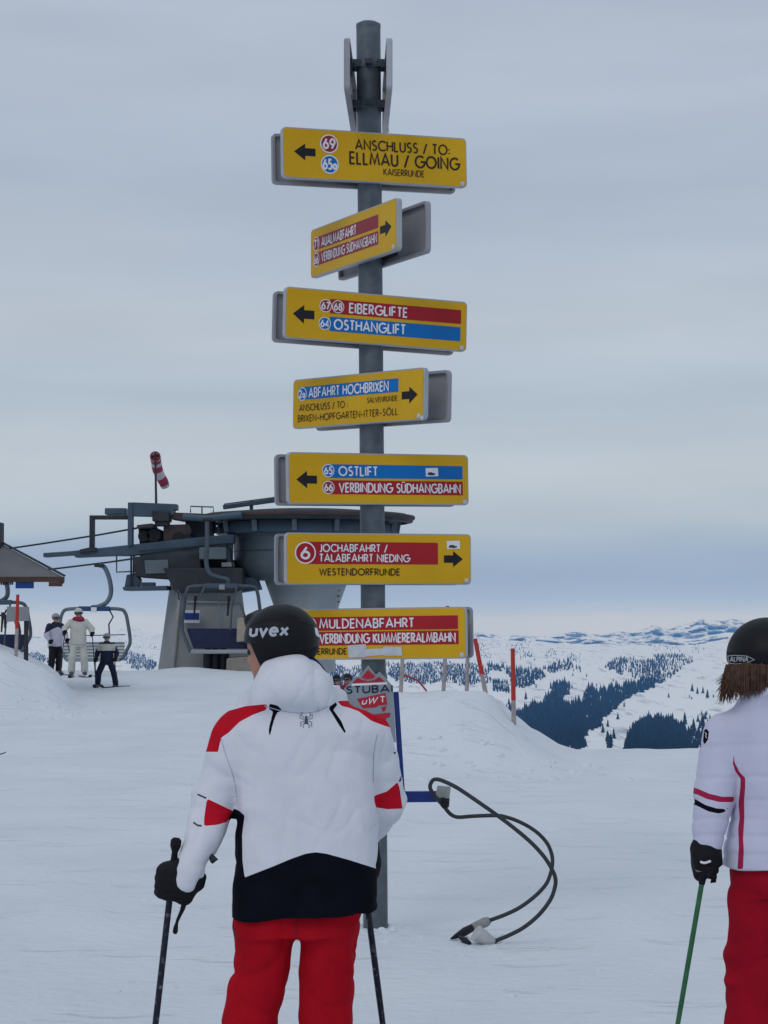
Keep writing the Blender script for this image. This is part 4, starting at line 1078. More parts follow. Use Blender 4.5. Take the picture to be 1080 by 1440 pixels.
# ------------------------------------------------------------------ chairs
SEATB = M("navy_seat_padding", (.010, .016, .06), .6, var=.2)
SLAT = M("grey_slats", (.24, .26, .28), .6, var=.08)
FRM = M("grey_chair_tube", (.13, .165, .20), .45, .2, var=.1)
FRMD = M('dark_chair_tube', (.075, .095, .115), .5, .2, var=.15)
BLUEB = M("blue_grip_paint", (.03, .07, .17), .45)
def chair(label, cx, top, bot, halfw, hang, Y, style, lean=0):
    """six seat positions in pixels: top bar row, seat row, half width; hang = hanger points"""
    t = thing('lift_chair', label, 'chairlift chair', (at(cx, bot, Y).x, Y, at(cx, bot, Y).z), 'chairs of the lift')
    L, R = cx - halfw, cx + halfw
    h = bot - top; FRM = FRMD if style == 'pad' else globals()['FRM']
    B('hanger', FRM, lambda b: b.tube(smoothpath([at(x, y, Y) for x, y in hang], 6), .065, 10), 0, True, t)
    gx, gy = hang[0]
    B('rope_grip', STEELD, lambda b: (b.pbox(gx - 6, gy - 1.5, gx + 8, gy + 2.5, Y - .12, Y + .12)), .02, False, t)
    B('side_frame', FRM, lambda b: b.tube(smoothpath([at(cx, top, Y), at(L + 14, top + .5, Y), at(L + 5, top + 6, Y), at(L + 1, top + h * .3, Y + .02), at(L - 2, top + h * .62, Y + .1), at(L + 2, top + h * .78, Y - .1), at(L + 10, bot - 2, Y - .42)], 6), .05, 10), 0, True, t)
    B('side_frame', FRM, lambda b: b.tube(smoothpath([at(cx, top, Y), at(R - 14, top + .5, Y), at(R - 5, top + 6, Y), at(R - 1, top + h * .3, Y + .02), at(R + 2, top + h * .62, Y + .1), at(R - 2, top + h * .78, Y - .1), at(R - 10, bot - 2, Y - .42)], 6), .05, 10), 0, True, t)
    cb_ = B('cross_beam', BLUEB if style != 'pad' else STEELB, lambda b: b.bar(at(cx - 22, top, Y - .06), at(cx + 22, top, Y - .06), .14, .14), .02, False, t)
    B('number_plate', GREYBOX if style == 'pad' else WHTV, lambda b: b.pbox(cx - 4, top - 2, cx + 4, top + 5, Y - .20, Y - .16), .004, False, cb_)
    y0, y1 = bot - h * .36, bot - h * .06
    if style == 'pad':
        B('backrest', SEATB, lambda b: b.prism([at(L + 4, y0, Y + .18), at(R - 4, y0, Y + .18), at(R - 8, y1, Y + .02), at(L + 14, y1, Y + .02)], (0, .07, .01)), .02, False, t)
    else:
        bk = B('backrest', SLAT, lambda b: [b.prism([at(L + 6, y0 + (y1 - y0) * (k + .04) / 5, Y + .2 - .03 * k), at(R - 6, y0 + (y1 - y0) * (k + .04) / 5, Y + .2 - .03 * k), at(R - 6, y0 + (y1 - y0) * (k + .86) / 5, Y + .18 - .03 * k), at(L + 6, y0 + (y1 - y0) * (k + .86) / 5, Y + .18 - .03 * k)], (0, .04, 0)) for k in range(5)], .006, False, t)
    zs = at(cx, bot, Y).z; xl, xr = at(L + 12, bot, Y).x, at(R - 10, bot, Y).x
    B('seat', SLAT if style != 'pad' else PALE, lambda b: b.box((xl, Y - .48, zs - .02), (xr, Y + .05, zs + .09)), .03, False, t)
    # safety bar parked overhead, with its grab handles
    def bar_(b):
        for s in (-.45, .45):
            x = cx + s * halfw * 1.0
            b.tube([at(x, top + 2, Y - .05), at(x + 5, top + h * .16, Y - .12), at(x - 1, top + h * .30, Y - .15), at(x, top + h * .55, Y - .12)], .022, 8)
        b.tube([at(cx - halfw * .45, top + h * .52, Y - .13), at(cx + halfw * .9, top + h * .5, Y - .13)], .014, 6)
    if style != 'pad': B('safety_bar', STEELD, bar_, 0, True, t)
    else:
        for k_, (pts_, rr_) in enumerate((([(cx - 22, top - 3, .1), (cx - 32, top + 18, .2)], .03), ([(cx + 22, top - 3, .1), (cx + 14, top + 32, .2), (cx + 12, top + 62, .2)], .026),
                                          ([(cx + 14, top + 24, .2), (cx + 26, top + 25, .2), (cx + 34, top + 46, .2)], .026), ([(L + 2, top + 22, .1), (L - 8, top + 6, 0), (L - 6, top + 20, 0)], .03))):
            B('safety_bar', FRM, lambda b: b.tube([at(x, y, Y - d_) for x, y, d_ in pts_], rr_, 8), 0, True, t)
        for x in (cx - 37, cx + 10): B('grab_handle', TYRE, lambda b: b.tube([at(x, top + 14, Y - .22), at(x - .5, top + 22, Y - .22), at(x - 2, top + 42, Y - .22)], [.05, .035, .025], 8), 0, True, t)
    return t
c1_ = chair('empty chairlift chair with dark navy backrest in front of the pylon', 312, 824, 918, 54, [(291, 730), (291.5, 760), (290, 790), (295, 806), (308, 812), (320, 815), (320, 824)], 59.2, 'pad')
B('end_pad', BEIGE, lambda b: b.pprism([(334, 869), (343, 868), (346, 882), (344, 902), (333, 903)], 58.6, 58.9), .03, False, c1_)
B('end_pad', TYRE, lambda b: b.pprism([(342, 867), (350, 866), (352, 904), (343, 904), (340, 888)], 58.9, 59.2), .03, False, c1_)
chair('grey slatted chairlift chair hanging behind the white suited skier', 132, 856, 929, 49, [(139, 795), (147, 798), (154, 815), (156, 834), (150, 847), (138, 853), (130, 854), (130, 857)], 60.5, 'slat')
chair('navy padded chairlift chair half hidden by the left snow bank', -6, 847, 918, 47, [(-4, 806), (4, 811), (10, 824), (10, 838), (2, 845), (-6, 848)], 60.9, 'pad')

# windsock on the gantry
SOCKR = M("windsock_red", (.40, .05, .09), .7, var=.1); SOCKW = M("windsock_white", (.62, .58, .62), .7, var=.05)
wsk = thing('windsock', 'red and white striped windsock on a thin mast above the lift station', 'windsock', at(219, 709, 60.6))
B('mast', STEELD, lambda b: b.tube([at(219.7, 712, 60.6), at(218.5, 646, 60.6), at(218.2, 636, 60.6)], [.035, .03, .02], 8), 0, True, wsk)
B('hoop', MAROON, lambda b: b.tube([at(218.3 + 6.6 * cos(a), 642 + 6.6 * sin(a), 60.55) for a in np.linspace(0, 2 * pi, 25)[:-1]], .02, 6, closed=True), 0, True, wsk)
mb = MB(); path = [(218.5, 642.5, 6.6), (219.2, 647, 6.5), (220, 652, 6.4), (221.5, 660, 6.5), (225, 669, 6.2), (229, 676, 6.2), (232.5, 684, 5.6)]
ctr = smoothpath([tuple(at(x, y, 60.65 + .12 * i)) for i, (x, y, r) in enumerate(path)], 4)
rr = np.interp(np.linspace(0, 6, len(ctr)), range(7), [1.15 * r * 60.6 / F for _, _, r in path])
mb.tube(ctr, list(rr), 20, cap=False)
nseg = len(ctr) - 1
for fi in range(len(mb.f)):
    s_ = (fi // 20) / nseg
    mb.mi[fi] = 0 if (.06 < s_ < .2 or .36 < s_ < .53 or .7 < s_ < .88) else 1
mb.build('sock', [SOCKR, SOCKW], wsk, smooth=True)

# ------------------------------------------------------------------ hut on the left
CLAD = M("grey_roof_sheet", (.135, .14, .15), .7, var=.12, scale=1.5); WOODB = M("brown_fascia_board", (.075, .045, .035), .8, var=.2, scale=4); HUTW = M("dark_timber_wall", (.10, .07, .05), .8, var=.25, scale=3); SIGNB = M("blue_sign_enamel", (.01, .045, .2), .4)
YH = 44.0
hut = thing('hut', "brown eaved corner of the lift hut's grey hipped roof at left", 'hut', (at(-90, 985, YH).x, YH, .1))
ec = at(88, 811, YH); ez = ec.z; ex = ec.x; wx = 6.4; wy = 5.4
sl = (at(0, 755, YH).z - ez) * .66; run = ec.x - at(0, 755, YH).x          # hip line rises sl over run
apx = ex - wx / 2; apz = ez + sl / run * wx / 2
exb = ex * (YH + wy) / YH - .1
cn = [(ex - wx, YH, ez), (ex, YH, ez), (exb, YH + wy, ez), (ex - wx, YH + wy, ez)]
r1, r2 = (apx - .4, YH + wy / 2, apz), (apx + .4, YH + wy / 2, apz)
rf = MB().add(cn + [r1, r2], [(0, 1, 5, 4), (1, 2, 5), (2, 3, 4, 5), (3, 0, 4), (3, 2, 1, 0)]).build('roof', CLAD, hut)
MB().bar(Vector(cn[1]) + Vector((.04, -.02, .02)), Vector(r2) + Vector((0, 0, .03)), .06, .03).bar(Vector(cn[0]) + Vector((0, 0, .02)), Vector(r1) + Vector((0, 0, .03)), .06, .03).build('ridge_cap', STEELD, rf)
MB().box((ex - wx, YH - .05, ez - .11), (ex + .02, YH - .005, ez + .0)).bar((ex + .03, YH - .05, ez - .06), (exb + .03, YH + wy, ez - .06), .04, .12).box((ex - .28, YH - .045, ez - .2), (ex + .0, YH - .01, ez - .112)).build('fascia', WOODB, rf, bevel=.006)
MB().box((ex - wx + .9, YH + .9, -.6), (ex - 2.6, YH + wy - .9, ez - .004)).build('wall', HUTW, hut)
MB().pbox(22, 817.5, 47.5, 827.5, YH - .02, YH + .03).build('hanging_sign', SIGNB, hut, bevel=.004)
ib = MB()
for x in np.arange(-60, 20, 3.1):
    p = at(x, 816.2, YH + .05); L_ = .05 + .05 * abs(sin(x * 2.1)); ib.tube([p + Vector((0, 0, .02)), p - Vector((0, 0, L_))], [.03, .018], 6)
ib.build('eave_hook', STEELD, hut)
B('chimney', STEELD, lambda b: b.pbox(-20, 735, 3, 800, YH + 1.2, YH + 1.7), .01, False, hut)
GREYS = M("grey_board", (.24, .26, .28), .6, var=.06)
bs = thing('back_of_sign', 'plain grey sign board on a post behind the left snow bank', 'sign', (at(36, 915, 42.6).x, 42.6, .1))
B('board', GREYS, lambda b: b.pprism([(10, 853), (41, 853.5), (41.5, 873), (9, 874.5)], 42.5, 42.54), .005, False, bs)
B('post', STEELD, lambda b: b.ptube([(37, 856), (36.5, 945)], 42.62, .045, 10), 0, True, bs)
B('bracket', STEELD, lambda b: (b.ptube([(-6, 867), (6, 864), (9.5, 857)], 42.58, .02), b.ptube([(7, 864), (7.5, 883)], 42.58, .028), b.ptube([(26, 875), (28.5, 888), (28, 902)], 42.62, .02)), 0, True, bs)
# ------------------------------------------------------------------ marker poles
MRED = M("red_pole_paint", (.42, .035, .03), .6, var=.12, scale=8); MPALE = M("pale_bamboo", (.34, .30, .30), .7, var=.15, scale=9)
def marker(label, top, bot, split, Y, r=.028):
    a, b = at(*bot, Y), at(*top, Y)
    t = thing('marker_pole', label, 'marker pole', a, 'red piste marker poles')
    s_ = (bot[1] - split) / (bot[1] - top[1]); m = a.lerp(b, s_)
    MB().tube([a - (b - a).normalized() * .25, a, m], [r * 1.0, r, r * .95], 10).build('lower_pole', MPALE, t, smooth=True)
    MB().tube([m, b], [r, r * .9], 10).build('painted_top', MRED, t, smooth=True)
marker('red topped marker pole standing behind the left snow bank', (25, 836), (23, 906), 884, 42, .035)
marker('leaning red marker pole just right of the lowest sign', (668, 898), (682, 970), 948, 26.0)
marker('upright red marker pole at the right end of the snow bank', (721, 912), (722.5, 1010), 985, 25.2)
marker('red tipped marker pole rising behind the lowest sign', (629.5, 852), (624, 964), 872, 26.2, .025)
marker('pale marker pole behind the sign pole, its top hidden by the lowest sign', (567, 905), (564, 966), 915, 26.0, .025)
marker('pale marker pole below the right end of the lowest sign', (658, 905), (656.5, 965), 915, 26.1, .025)
NETR = M("red_rope", (.38, .04, .06), .7)
o = MB().tube(smoothpath([at(560, 949, 26.3), at(572, 951, 26.3), at(585, 956, 26.3), at(592, 962, 26.3), at(600, 972, 26.3)], 5), .012, 6).build('boundary_rope', NETR, None, smooth=True)
tag(o, 'thin red rope sagging between the marker poles on the bank', 'rope')
o = MB().bar(at(-40, 1061, 26.2), at(1, 1060.5, 26.2), .09, .014).bar(at(1, 1060.5, 26.2), at(5, 1059.3, 26.2), .085, .012).bar(at(5, 1059.3, 26.2), at(8, 1057.6, 26.2), .07, .01).build('ski', BLK, None)
tag(o, 'black ski tip poking in at the left edge on the snow', 'ski')

# ------------------------------------------------------------------ people
SKIN = M("skin", (.42, .215, .16), .55, var=.12, scale=18)
LIPS = M("lips", (.30, .10, .09), .5)
EYEM = M("eye", (.02, .02, .025), .2)
HELM = M("matte_black_helmet", (.005, .0055, .008), .5, var=.2, scale=10, spec=.2)
HELMD = M("black_padding", (.008, .008, .011), .8)
JKT = M("white_ski_jacket", (.68, .69, .75), .8, var=.05, scale=7, bump=.18, bscale=26, spec=.08)
JRED = M("red_jacket_panel", (.52, .008, .022), .8, var=.10, scale=12, bump=.15, bscale=26, spec=.06)
JBLK = M("black_jacket_panel", (.0055, .006, .011), .85, var=.15, scale=12, bump=.05, bscale=120, spec=.05)
JGRY = M("charcoal_trim", (.03, .032, .04), .7)
PRED = M("red_ski_trousers", (.40, .006, .015), .85, var=.14, scale=7, bump=.25, bscale=22, spec=.05)
GLV = M("black_glove", (.006, .006, .009), .75, var=.2, scale=30, bump=.1, bscale=80)
BOOT = M("grey_ski_boot", (.10, .10, .11), .4)
POLEM = M("dark_ski_pole_shaft", (.018, .02, .035), .35, .3, col2=(.16, .17, .19), scale=55, thr=(.55, .72))
POLEG = M("green_ski_pole_shaft", (.03, .13, .055), .35, .1, var=.2, scale=30)
UP = Vector((0, 0, 1))

def hframe(f):
    f = Vector(f).normalized(); r = f.cross(UP).normalized(); u = r.cross(f)
    return r, f, u, Matrix((r, f, u)).transposed()
def add_head(S, c, fdir, neck, sc=1.0):
    r, f, u, R = hframe(fdir); c = Vector(c)
    pt = lambda a, b, d: c + (r * a + f * b + u * d) * sc
    S.ell(pt(0, -.005, .02), (.075 * sc, .094 * sc, .100 * sc), .02, R)
    S.ell(pt(0, .022, -.065), (.055 * sc, .066 * sc, .058 * sc), .035 * sc, R)
    S.cone(pt(-.012, .072, -.102), pt(.012, .072, -.102), .018 * sc, .018 * sc, .02 * sc)
    for s in (-1, 1):
        S.cone(pt(s * .04, .062, -.03), pt(s * .046, .045, -.055), .020 * sc, .020 * sc, .02 * sc)      # cheeks
        S.ell(pt(s * .076, -.008, -.018), (.010 * sc, .020 * sc, .032 * sc), .006 * sc, R)              # ears
    S.cone(pt(-.034, .082, .018), pt(.034, .082, .018), .012 * sc, .012 * sc, .014 * sc)               # brow
    S.cone(pt(0, .088, .008), pt(0, .110, -.028), .008 * sc, .014 * sc, .010 * sc)                      # nose
    for s in (-1, 1): S.ell(pt(s * .032, .096, -.002), (.013 * sc, .012 * sc, .009 * sc), 0, R, 'cut')
    S.cone(pt(-.017, .086, -.062), pt(.017, .086, -.062), .008 * sc, .008 * sc, .008 * sc)              # lips
    S.cone(pt(0, -.015, -.05), neck, .052 * sc, .060 * sc, .03 * sc)
    return pt, R
def add_hand(S, grip, axis, wrist, sc=1.0, k=.006, thumb=1):
    """hand closed round a pole: palm, four separate curled fingers of different lengths and a thumb"""
    grip, axis, wrist = Vector(grip), Vector(axis).normalized(), Vector(wrist)
    w = wrist - grip; w = (w - axis * w.dot(axis)); w = w.normalized() if w.length > 1e-4 else axis.orthogonal().normalized()
    s = axis.cross(w) * thumb
    R0 = .024 * sc
    pc = grip + w * .040 * sc
    S.cone(pc + axis * .026 * sc, pc - axis * .03 * sc, .024 * sc, .022 * sc, .015 * sc)
    S.cone(pc, wrist, .030 * sc, .030 * sc, .02 * sc)
    for i, (o, ln, rr) in enumerate(((.034, .92, .0105), (.0125, 1.0, .011), (-.009, .95, .0105), (-.029, .78, .009))):
        pts = []
        for t in np.linspace(25, 25 + 215 * ln, 6):
            a = radians(t); pts.append(grip + axis * o * sc * (1 - .02 * len(pts)) + (w * cos(a) + s * sin(a)) * (R0 + .010 * sc))
        S.chain(pts, [rr * sc * q for q in (1.1, 1.08, 1.0, .98, .92, .85)], .003)
    th = [pc + axis * .03 * sc - s * .014 * sc, grip + axis * .045 * sc - s * .034 * sc + w * .012 * sc, grip + axis * .03 * sc - s * .036 * sc - w * .014 * sc, grip + axis * .018 * sc - s * .026 * sc - w * .032 * sc]
    S.chain(th, [.015 * sc, .0135 * sc, .012 * sc, .0105 * sc], .006)
def bodymesh(parent, lo, hi, h, head, fdir, neck, torso, arms, legs, sc=1.0, hands=()):
    S = SDF(lo, hi, h)
    S.loft(torso, .03)
    for a in arms: S.chain(a, [.052 * sc, .042 * sc, .028 * sc][:len(a)], .03)
    for g in hands: add_hand(S, *g, sc=sc * .74)
    for l in legs:
        S.chain(l, [.060 * sc, .050 * sc, .040 * sc], .03)
        S.cone(l[-1], Vector(l[-1]) + Vector(l[-1]) * 0 + Vector((fdir[0] * .0, .12 * sc if fdir[1] > 0 else -.12 * sc, -.03 * sc)), .04 * sc, .03 * sc, .03)
    pt, R = add_head(S, head, fdir, neck, sc)
    V, Q = S.mesh()
    lipf = lambda p: np.linalg.norm((p - np.array(pt(0, .095, -.062))) * np.array((1, 1, 2.4)), axis=1) - .021 * sc
    o = sdf_obj('body', V, Q, [SKIN, LIPS], parent, [lipf])
    for s in (-1, 1):
        MB().lathe(pt(s * .032, .083, -.002), [(.0115 * sc * sin(a), -.0115 * sc * cos(a)) for a in np.linspace(.05, pi - .05, 8)], 12).build('eye', EYEM, o, smooth=True)
    return o, pt, R
def folds(V, Q, amp, sc, stretch=(1, 1, 1), rid=0.0):
    n = vnormals(V, Q); p = V * np.array(stretch)
    d = amp * fbm(p, sc, 3)
    if rid: d = d - rid * (1 - np.abs(vnoise(p + 5, sc * .8))) ** 6
    return V + n * d[:, None]
def bvh_of(o):
    off = org(o); me = o.data
    return BVHTree.FromPolygons([v.co + off for v in me.vertices], [p.vertices[:] for p in me.polygons])
def onto(bvh, lift=.0015):
    def fn(x, y, l):
        d = (at(x, y, 5) - CAM).normalized()
        h = bvh.ray_cast(CAM, d)
        if h[0] is None:
            q = bvh.find_nearest(at(x, y, 6.45)); return q[0]
        nrm = h[1] if h[1].dot(d) < 0 else -h[1]
        return h[0] + nrm * (lift + l * 3)
    return fn
def ski_pole(label, top, bot, shaft, strap=None, r=.0085):
    top, bot = Vector(top), Vector(bot)
    d = (bot - top).normalized(); L = (bot - top).length
    t = thing('ski_pole', label, 'ski pole', bot, 'ski poles')
    MB().tube([top + d * .13, top + d * .5 * L, bot - d * .06, bot], [r, r, r * .75, .003], 12).build('shaft', shaft, t, smooth=True)
    MB().tube([top - d * .012, top - d * .004, top + d * .012, top + d * .03, top + d * .06, top + d * .12, top + d * .145], [.010, .0165, .0165, .0095, .0105, .0125, .0098], 14).build('grip', GLV, t, smooth=True)
    q = bot - d * .07
    up = Vector((0, 0, 1)); 
    MB().tube([q - d * .012, q - d * .004, q + d * .004, q + d * .012], [.011, .043, .045, .013], 20).build('basket', GLV, t, smooth=True)
    if strap: MB().tube(smoothpath(strap, 5), .0045, 6).build('strap', GLV, t, smooth=True)
    return t

# ---- man in the foreground
YM = 6.52
m_ = lambda px, py, dy=0.0: at(px, py, YM + dy)
mz = lambda py: m_(540, py).z
mx = lambda px: m_(px, 1000).x
man = thing('person', 'skier seen from behind in white and red jacket, red trousers and black helmet', 'person', (mx(420), YM, 0))
fdir = (-.80, .58, -.06)
row = lambda py, cx, hx, hy, dy=0.0: (mz(py), mx(cx), YM + dy, hx / 460, hy)
# garments
S = SDF((mx(215), YM - .32, mz(1302)), (mx(592), YM + .46, mz(900)), .0075)
S.loft([row(1294, 428, 104, .165), row(1250, 429, 103, .166), row(1180, 431, 101, .160), row(1100, 431, 98, .155), row(1050, 428, 100, .145), row(1025, 426, 108, .135), row(1008, 423, 103, .118), row(996, 418, 88, .10), row(984, 414, 66, .09), row(960, 408, 46, .085)], .0)
sh, el, wr = m_(332, 1042), m_(299, 1132, .0), m_(264, 1226, -.12)
S.cone(sh, sh.lerp(el, .35), .083, .080, .035); S.cone(sh.lerp(el, .35), el, .080, .074, .006); S.cone(el, wr, .074, .050, .008)
S.cone(m_(268, 1222, -.12), m_(262, 1236, -.125), .053, .050, .008)
shr, elr, wrr = m_(517, 1040, .02), m_(538, 1126, .11), m_(512, 1178, .30)
S.cone(shr, shr.lerp(elr, .35), .082, .080, .035); S.cone(shr.lerp(elr, .35), elr, .080, .076, .006); S.cone(elr, wrr, .076, .050, .008)
# folded-down hood
S.ell(m_(413, 966, -.085), (.125, .085, .078), .012)
S.ell(m_(410, 944, -.05), (.095, .095, .060), .03)
S.cone(m_(372, 985, -.09), m_(352, 990, .06), .045, .04, .03); S.cone(m_(452, 985, -.09), m_(474, 985, .06), .045, .04, .03)
S.cutfn(lambda X, Y, Z: np.maximum(-1, (mz(1290) + .02 * ((X - mx(325)) / .45)) - Z) + 0 * Y)
V, Q = S.mesh(); V = relax(V, Q, 2)
V = folds(V, Q, .006, 7, (1.3, 1, .5), .011)
V = V - vnormals(V, Q) * (.0045 * (1 - np.abs(vnoise(V @ np.array([[.9, 0, .5], [0, 1, 0], [-.5, 0, .9]]) * np.array((1.4, 1, .7)) + 3, 11))) ** 8)[:, None]
arms = np.minimum(np.linalg.norm(V - np.array(el), axis=1), np.linalg.norm(V - np.array(elr), axis=1))
nn = vnormals(V, Q)
V = V + nn * (.010 * np.exp(-(arms / .16) ** 2) * fbm(V * np.array((.6, .6, 1.6)), 13, 2))[:, None]
fr = np.linalg.norm(V - np.array(wr), axis=1)
V = V + nn * (.007 * np.exp(-(fr / .14) ** 2) * fbm(V * np.array((.6, .6, 1.6)), 16, 2))[:, None]
red_polys = [[(376, 990), (345, 993), (313, 1002), (300, 1012), (280, 1030), (280, 1057), (307, 1057.5), (308, 1050), (311.5, 1037), (322, 1030), (337, 1015), (356, 1005), (374, 998.5)],
             [(474, 985.5), (493, 985.5), (519, 990), (532, 1000), (549, 1019), (549, 1023), (539, 1020), (522, 1013.5), (504, 1000), (490, 995), (480, 992.5)]]
lred = [(291, 1123), (328, 1140.5), (325, 1147), (319, 1156), (305, 1160), (287, 1161.5), (287, 1152), (288.5, 1140)]
rred = [(559, 1100), (562, 1108), (566, 1137), (545, 1138), (529, 1135.5), (526.5, 1127), (526, 1119), (544, 1113)]
blackp = [(329, 1137), (336, 1140), (344, 1147), (340.5, 1174), (341, 1210), (344, 1234), (385, 1218), (410, 1207.5), (430, 1200.5), (444, 1198.5), (459, 1200.5), (490, 1209), (531, 1222), (560, 1224), (560, 1310), (300, 1310), (318, 1200), (322, 1150)]
acc1 = [(379, 989.5), (390, 992), (397.5, 999), (389.5, 1002), (385, 1014), (377.5, 1043), (375.5, 1041), (379, 1020), (384, 1000.5), (378, 997)]
acc2 = [(472.5, 987.5), (474.5, 991), (468.5, 998), (480, 1014), (488, 1033), (486.5, 1034), (477, 1020), (466, 1002), (461.5, 995)]
body_side = lambda p: np.maximum(polysd(*proj(p), blackp), np.minimum(0, 0) + (np.minimum(np.linalg.norm(p - np.array(wr), axis=1), 9) * -1 + .10) * 300)
dash = [[(277.5, 1116), (290.5, 1121.5), (289.5, 1123.5), (276.5, 1117.5)], [(272, 1156), (278, 1160), (283.5, 1160.5), (283, 1162.5), (277, 1161.5)], [(565.5, 1091.5), (566.5, 1095), (562.5, 1099.5), (560.5, 1098)], [(553, 1057), (556.5, 1058), (555, 1060), (552.5, 1059.5)]]
mn = lambda fs: (lambda p: np.minimum.reduce([f(p) for f in fs]))
p_red = mn([ppoly(red_polys[0], YM + .06), ppoly(red_polys[1], YM + .06), ppoly(lred, YM + .06), ppoly(rred, YM + .10)])
p_blk = mn([body_side, ppoly(acc1, YM), ppoly(acc2, YM)])
jk = sdf_obj('jacket', V, Q, [JKT, JRED, JBLK], man, [p_red, p_blk])
# piping where the hood meets the collar, pull tab on the cuff
bv = bvh_of(jk); pr = onto(bv, .001)
for ds in ([(278, 1117), (290, 1122.5)], [(272, 1156.5), (277.5, 1160.5), (283.5, 1161.5)], [(565.5, 1092), (561.5, 1099)], [(553.5, 1058), (556, 1059.5)]):
    mb = MB(); put_strokes(mb, [refine(ds, 1.5)], 2.2, pr); mb.build('reflective_tab', JGRY, jk)
mb = MB()
leg = [[(428, 1010), (424, 1006), (425, 1001)], [(427.5, 1012), (422, 1010), (422, 1004)], [(428, 1014), (423, 1016), (423, 1022)], [(429, 1016), (426, 1020), (427, 1024)],
       [(433, 1010), (437, 1006), (436, 1001)], [(433.5, 1012), (439, 1010), (439, 1004)], [(433, 1014), (438, 1016), (438, 1022)], [(432, 1016), (435, 1020), (434, 1024)]]
put_strokes(mb, [refine(s_, 1.5) for s_ in leg], .85, pr)
put_strokes(mb, [refine([(430.6, 1007), (430.6, 1011)], 1)], 3.4, pr); put_strokes(mb, [refine([(430.6, 1011), (430.6, 1018.5)], 1.5)], 4.6, pr, .0001)
mb.build('spider_emblem', M('grey_print', (.09, .09, .12), .8), jk)
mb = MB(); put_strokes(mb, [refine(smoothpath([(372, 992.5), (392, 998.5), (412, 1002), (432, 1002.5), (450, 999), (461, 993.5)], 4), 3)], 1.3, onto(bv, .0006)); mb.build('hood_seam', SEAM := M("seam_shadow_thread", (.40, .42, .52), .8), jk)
for sm in ([(311, 1038), (317, 1060), (326, 1085), (331, 1105), (333, 1128)], [(531, 1032), (527, 1050), (525, 1070), (525, 1100)]):  # armhole stitching; the sleeve crease shade is painted into the darker thread
    mb = MB(); put_strokes(mb, [refine(smoothpath(sm, 4), 3)], .8 if sm[0][0] in (378, 487) else 1.2, onto(bv, .0005)); mb.build('seam_crease_shade', SEAM, jk)
MB().tube([m_(296, 1203, -.10), m_(301, 1209, -.10), m_(297, 1213, -.10)], [.008, .013, .006], 8).build('cuff_tab', JGRY, jk, smooth=True)
MB().tube(smoothpath([m_(356, 978, -.03), m_(366, 955, -.02), m_(383, 934, -.015), m_(406, 920, -.01), m_(420, 919.5, -.01), m_(440, 930, -.015), m_(455, 948, -.02)], 5), .012, 8).build('hood_lining', M('navy_lining', (.008, .014, .06), .8), jk, smooth=True)
# trousers
S = SDF((mx(290), YM - .25, -.01 + .06), (mx(545), YM + .28, mz(1255)), .0085)
S.loft([row(1318, 418, 89, .128), row(1300, 419, 92, .134), row(1262, 420, 92, .130)], .0)
lk, la = m_(352, 1440, .03), m_(345, 1585, .0); rk, ra = m_(459, 1440, .03), m_(468, 1585, .0)
S.cone(m_(373, 1312), lk, .096, .080, .012); S.cone(lk, la, .080, .088, .02)
S.cone(m_(464, 1312), rk, .094, .080, .012); S.cone(rk, ra, .080, .088, .02)
V, Q = S.mesh(); V = relax(V, Q, 2); V = folds(V, Q, .009, 6, (1, 1, .9), .016)
V = V - vnormals(V, Q) * (.006 * (1 - np.abs(vnoise(V @ np.array([[.8, 0, .6], [0, 1, 0], [-.6, 0, .8]]) * np.array((.7, 1, 1.5)) + 9, 9))) ** 8)[:, None]
sidepk = [(326, 1304), (330, 1304), (330, 1330), (327, 1330)]
tr = sdf_obj('trousers', V, Q, [PRED], man)
mb = MB(); put_strokes(mb, [refine([(418, 1290), (416.5, 1308), (416, 1326)], 3)], 1.2, onto(bvh_of(tr), .001)); mb.build('centre_seam', M("dark_red_thread", (.12, .006, .012), .8), tr)
for zp in ([(327.5, 1302), (329.5, 1318), (329, 1332)], [(507.5, 1308), (506.5, 1320), (505, 1334)]):
    mb = MB(); put_strokes(mb, [refine(zp, 3)], 1.6, onto(bvh_of(tr), .001)); mb.build('pocket_zip', JGRY, tr)
for a_ in (la, ra):
    S = SDF((a_.x - .12, YM - .2, -.01), (a_.x + .12, YM + .28, .28), .011)
    S.cone((a_.x, YM, .22), (a_.x, YM + .0, .07), .07, .062, .03); S.cone((a_.x, YM - .05, .055), (a_.x, YM + .17, .05), .055, .052, .03); S.cutfn(lambda X, Y, Z: .004 - Z + 0 * X + 0 * Y)
    V, Q = S.mesh(); sdf_obj('boot', relax(V, Q, 1), Q, BOOT, man)
# ski poles and gloves
lt, lb = m_(247.5, 1184, -.115), at(193, 1648, 6.44)
lb = Vector((lb.x, 6.44, gz(lb.x, 6.44) - .02))
la_ = (lt - lb).normalized(); lg = lt.lerp(lb, (1240 - 1184) / (1648 - 1184))
hp = m_(251, 1236, -.115)
S = SDF(tuple(lg - Vector((.14, .14, .14))), tuple(lg + Vector((.17, .14, .14))), .0045)
add_hand(S, lg, la_, m_(262, 1226, -.12), 1.12, thumb=-1)
S.ell(m_(243, 1238, -.10), (.035, .044, .058), .03); S.ell(m_(233, 1240, -.10), (.018, .036, .052), .025)
S.cone(m_(262, 1240, -.135), m_(279, 1243, -.125), .020, .017, .02); S.cone(m_(279, 1243, -.125), m_(284, 1234, -.11), .017, .013, .01)
S.cone(m_(262, 1226, -.12), m_(258, 1240, -.12), .047, .042, .02)
V, Q = S.mesh(); gl_ = sdf_obj('glove', folds(relax(V, Q, 1), Q, .0016, 22), Q, GLV, man)
rt, rb = m_(504.5, 1180, .33), at(560, 1570, YM + .42)
rb = Vector((rb.x, YM + .42, gz(rb.x, YM + .42) - .02))
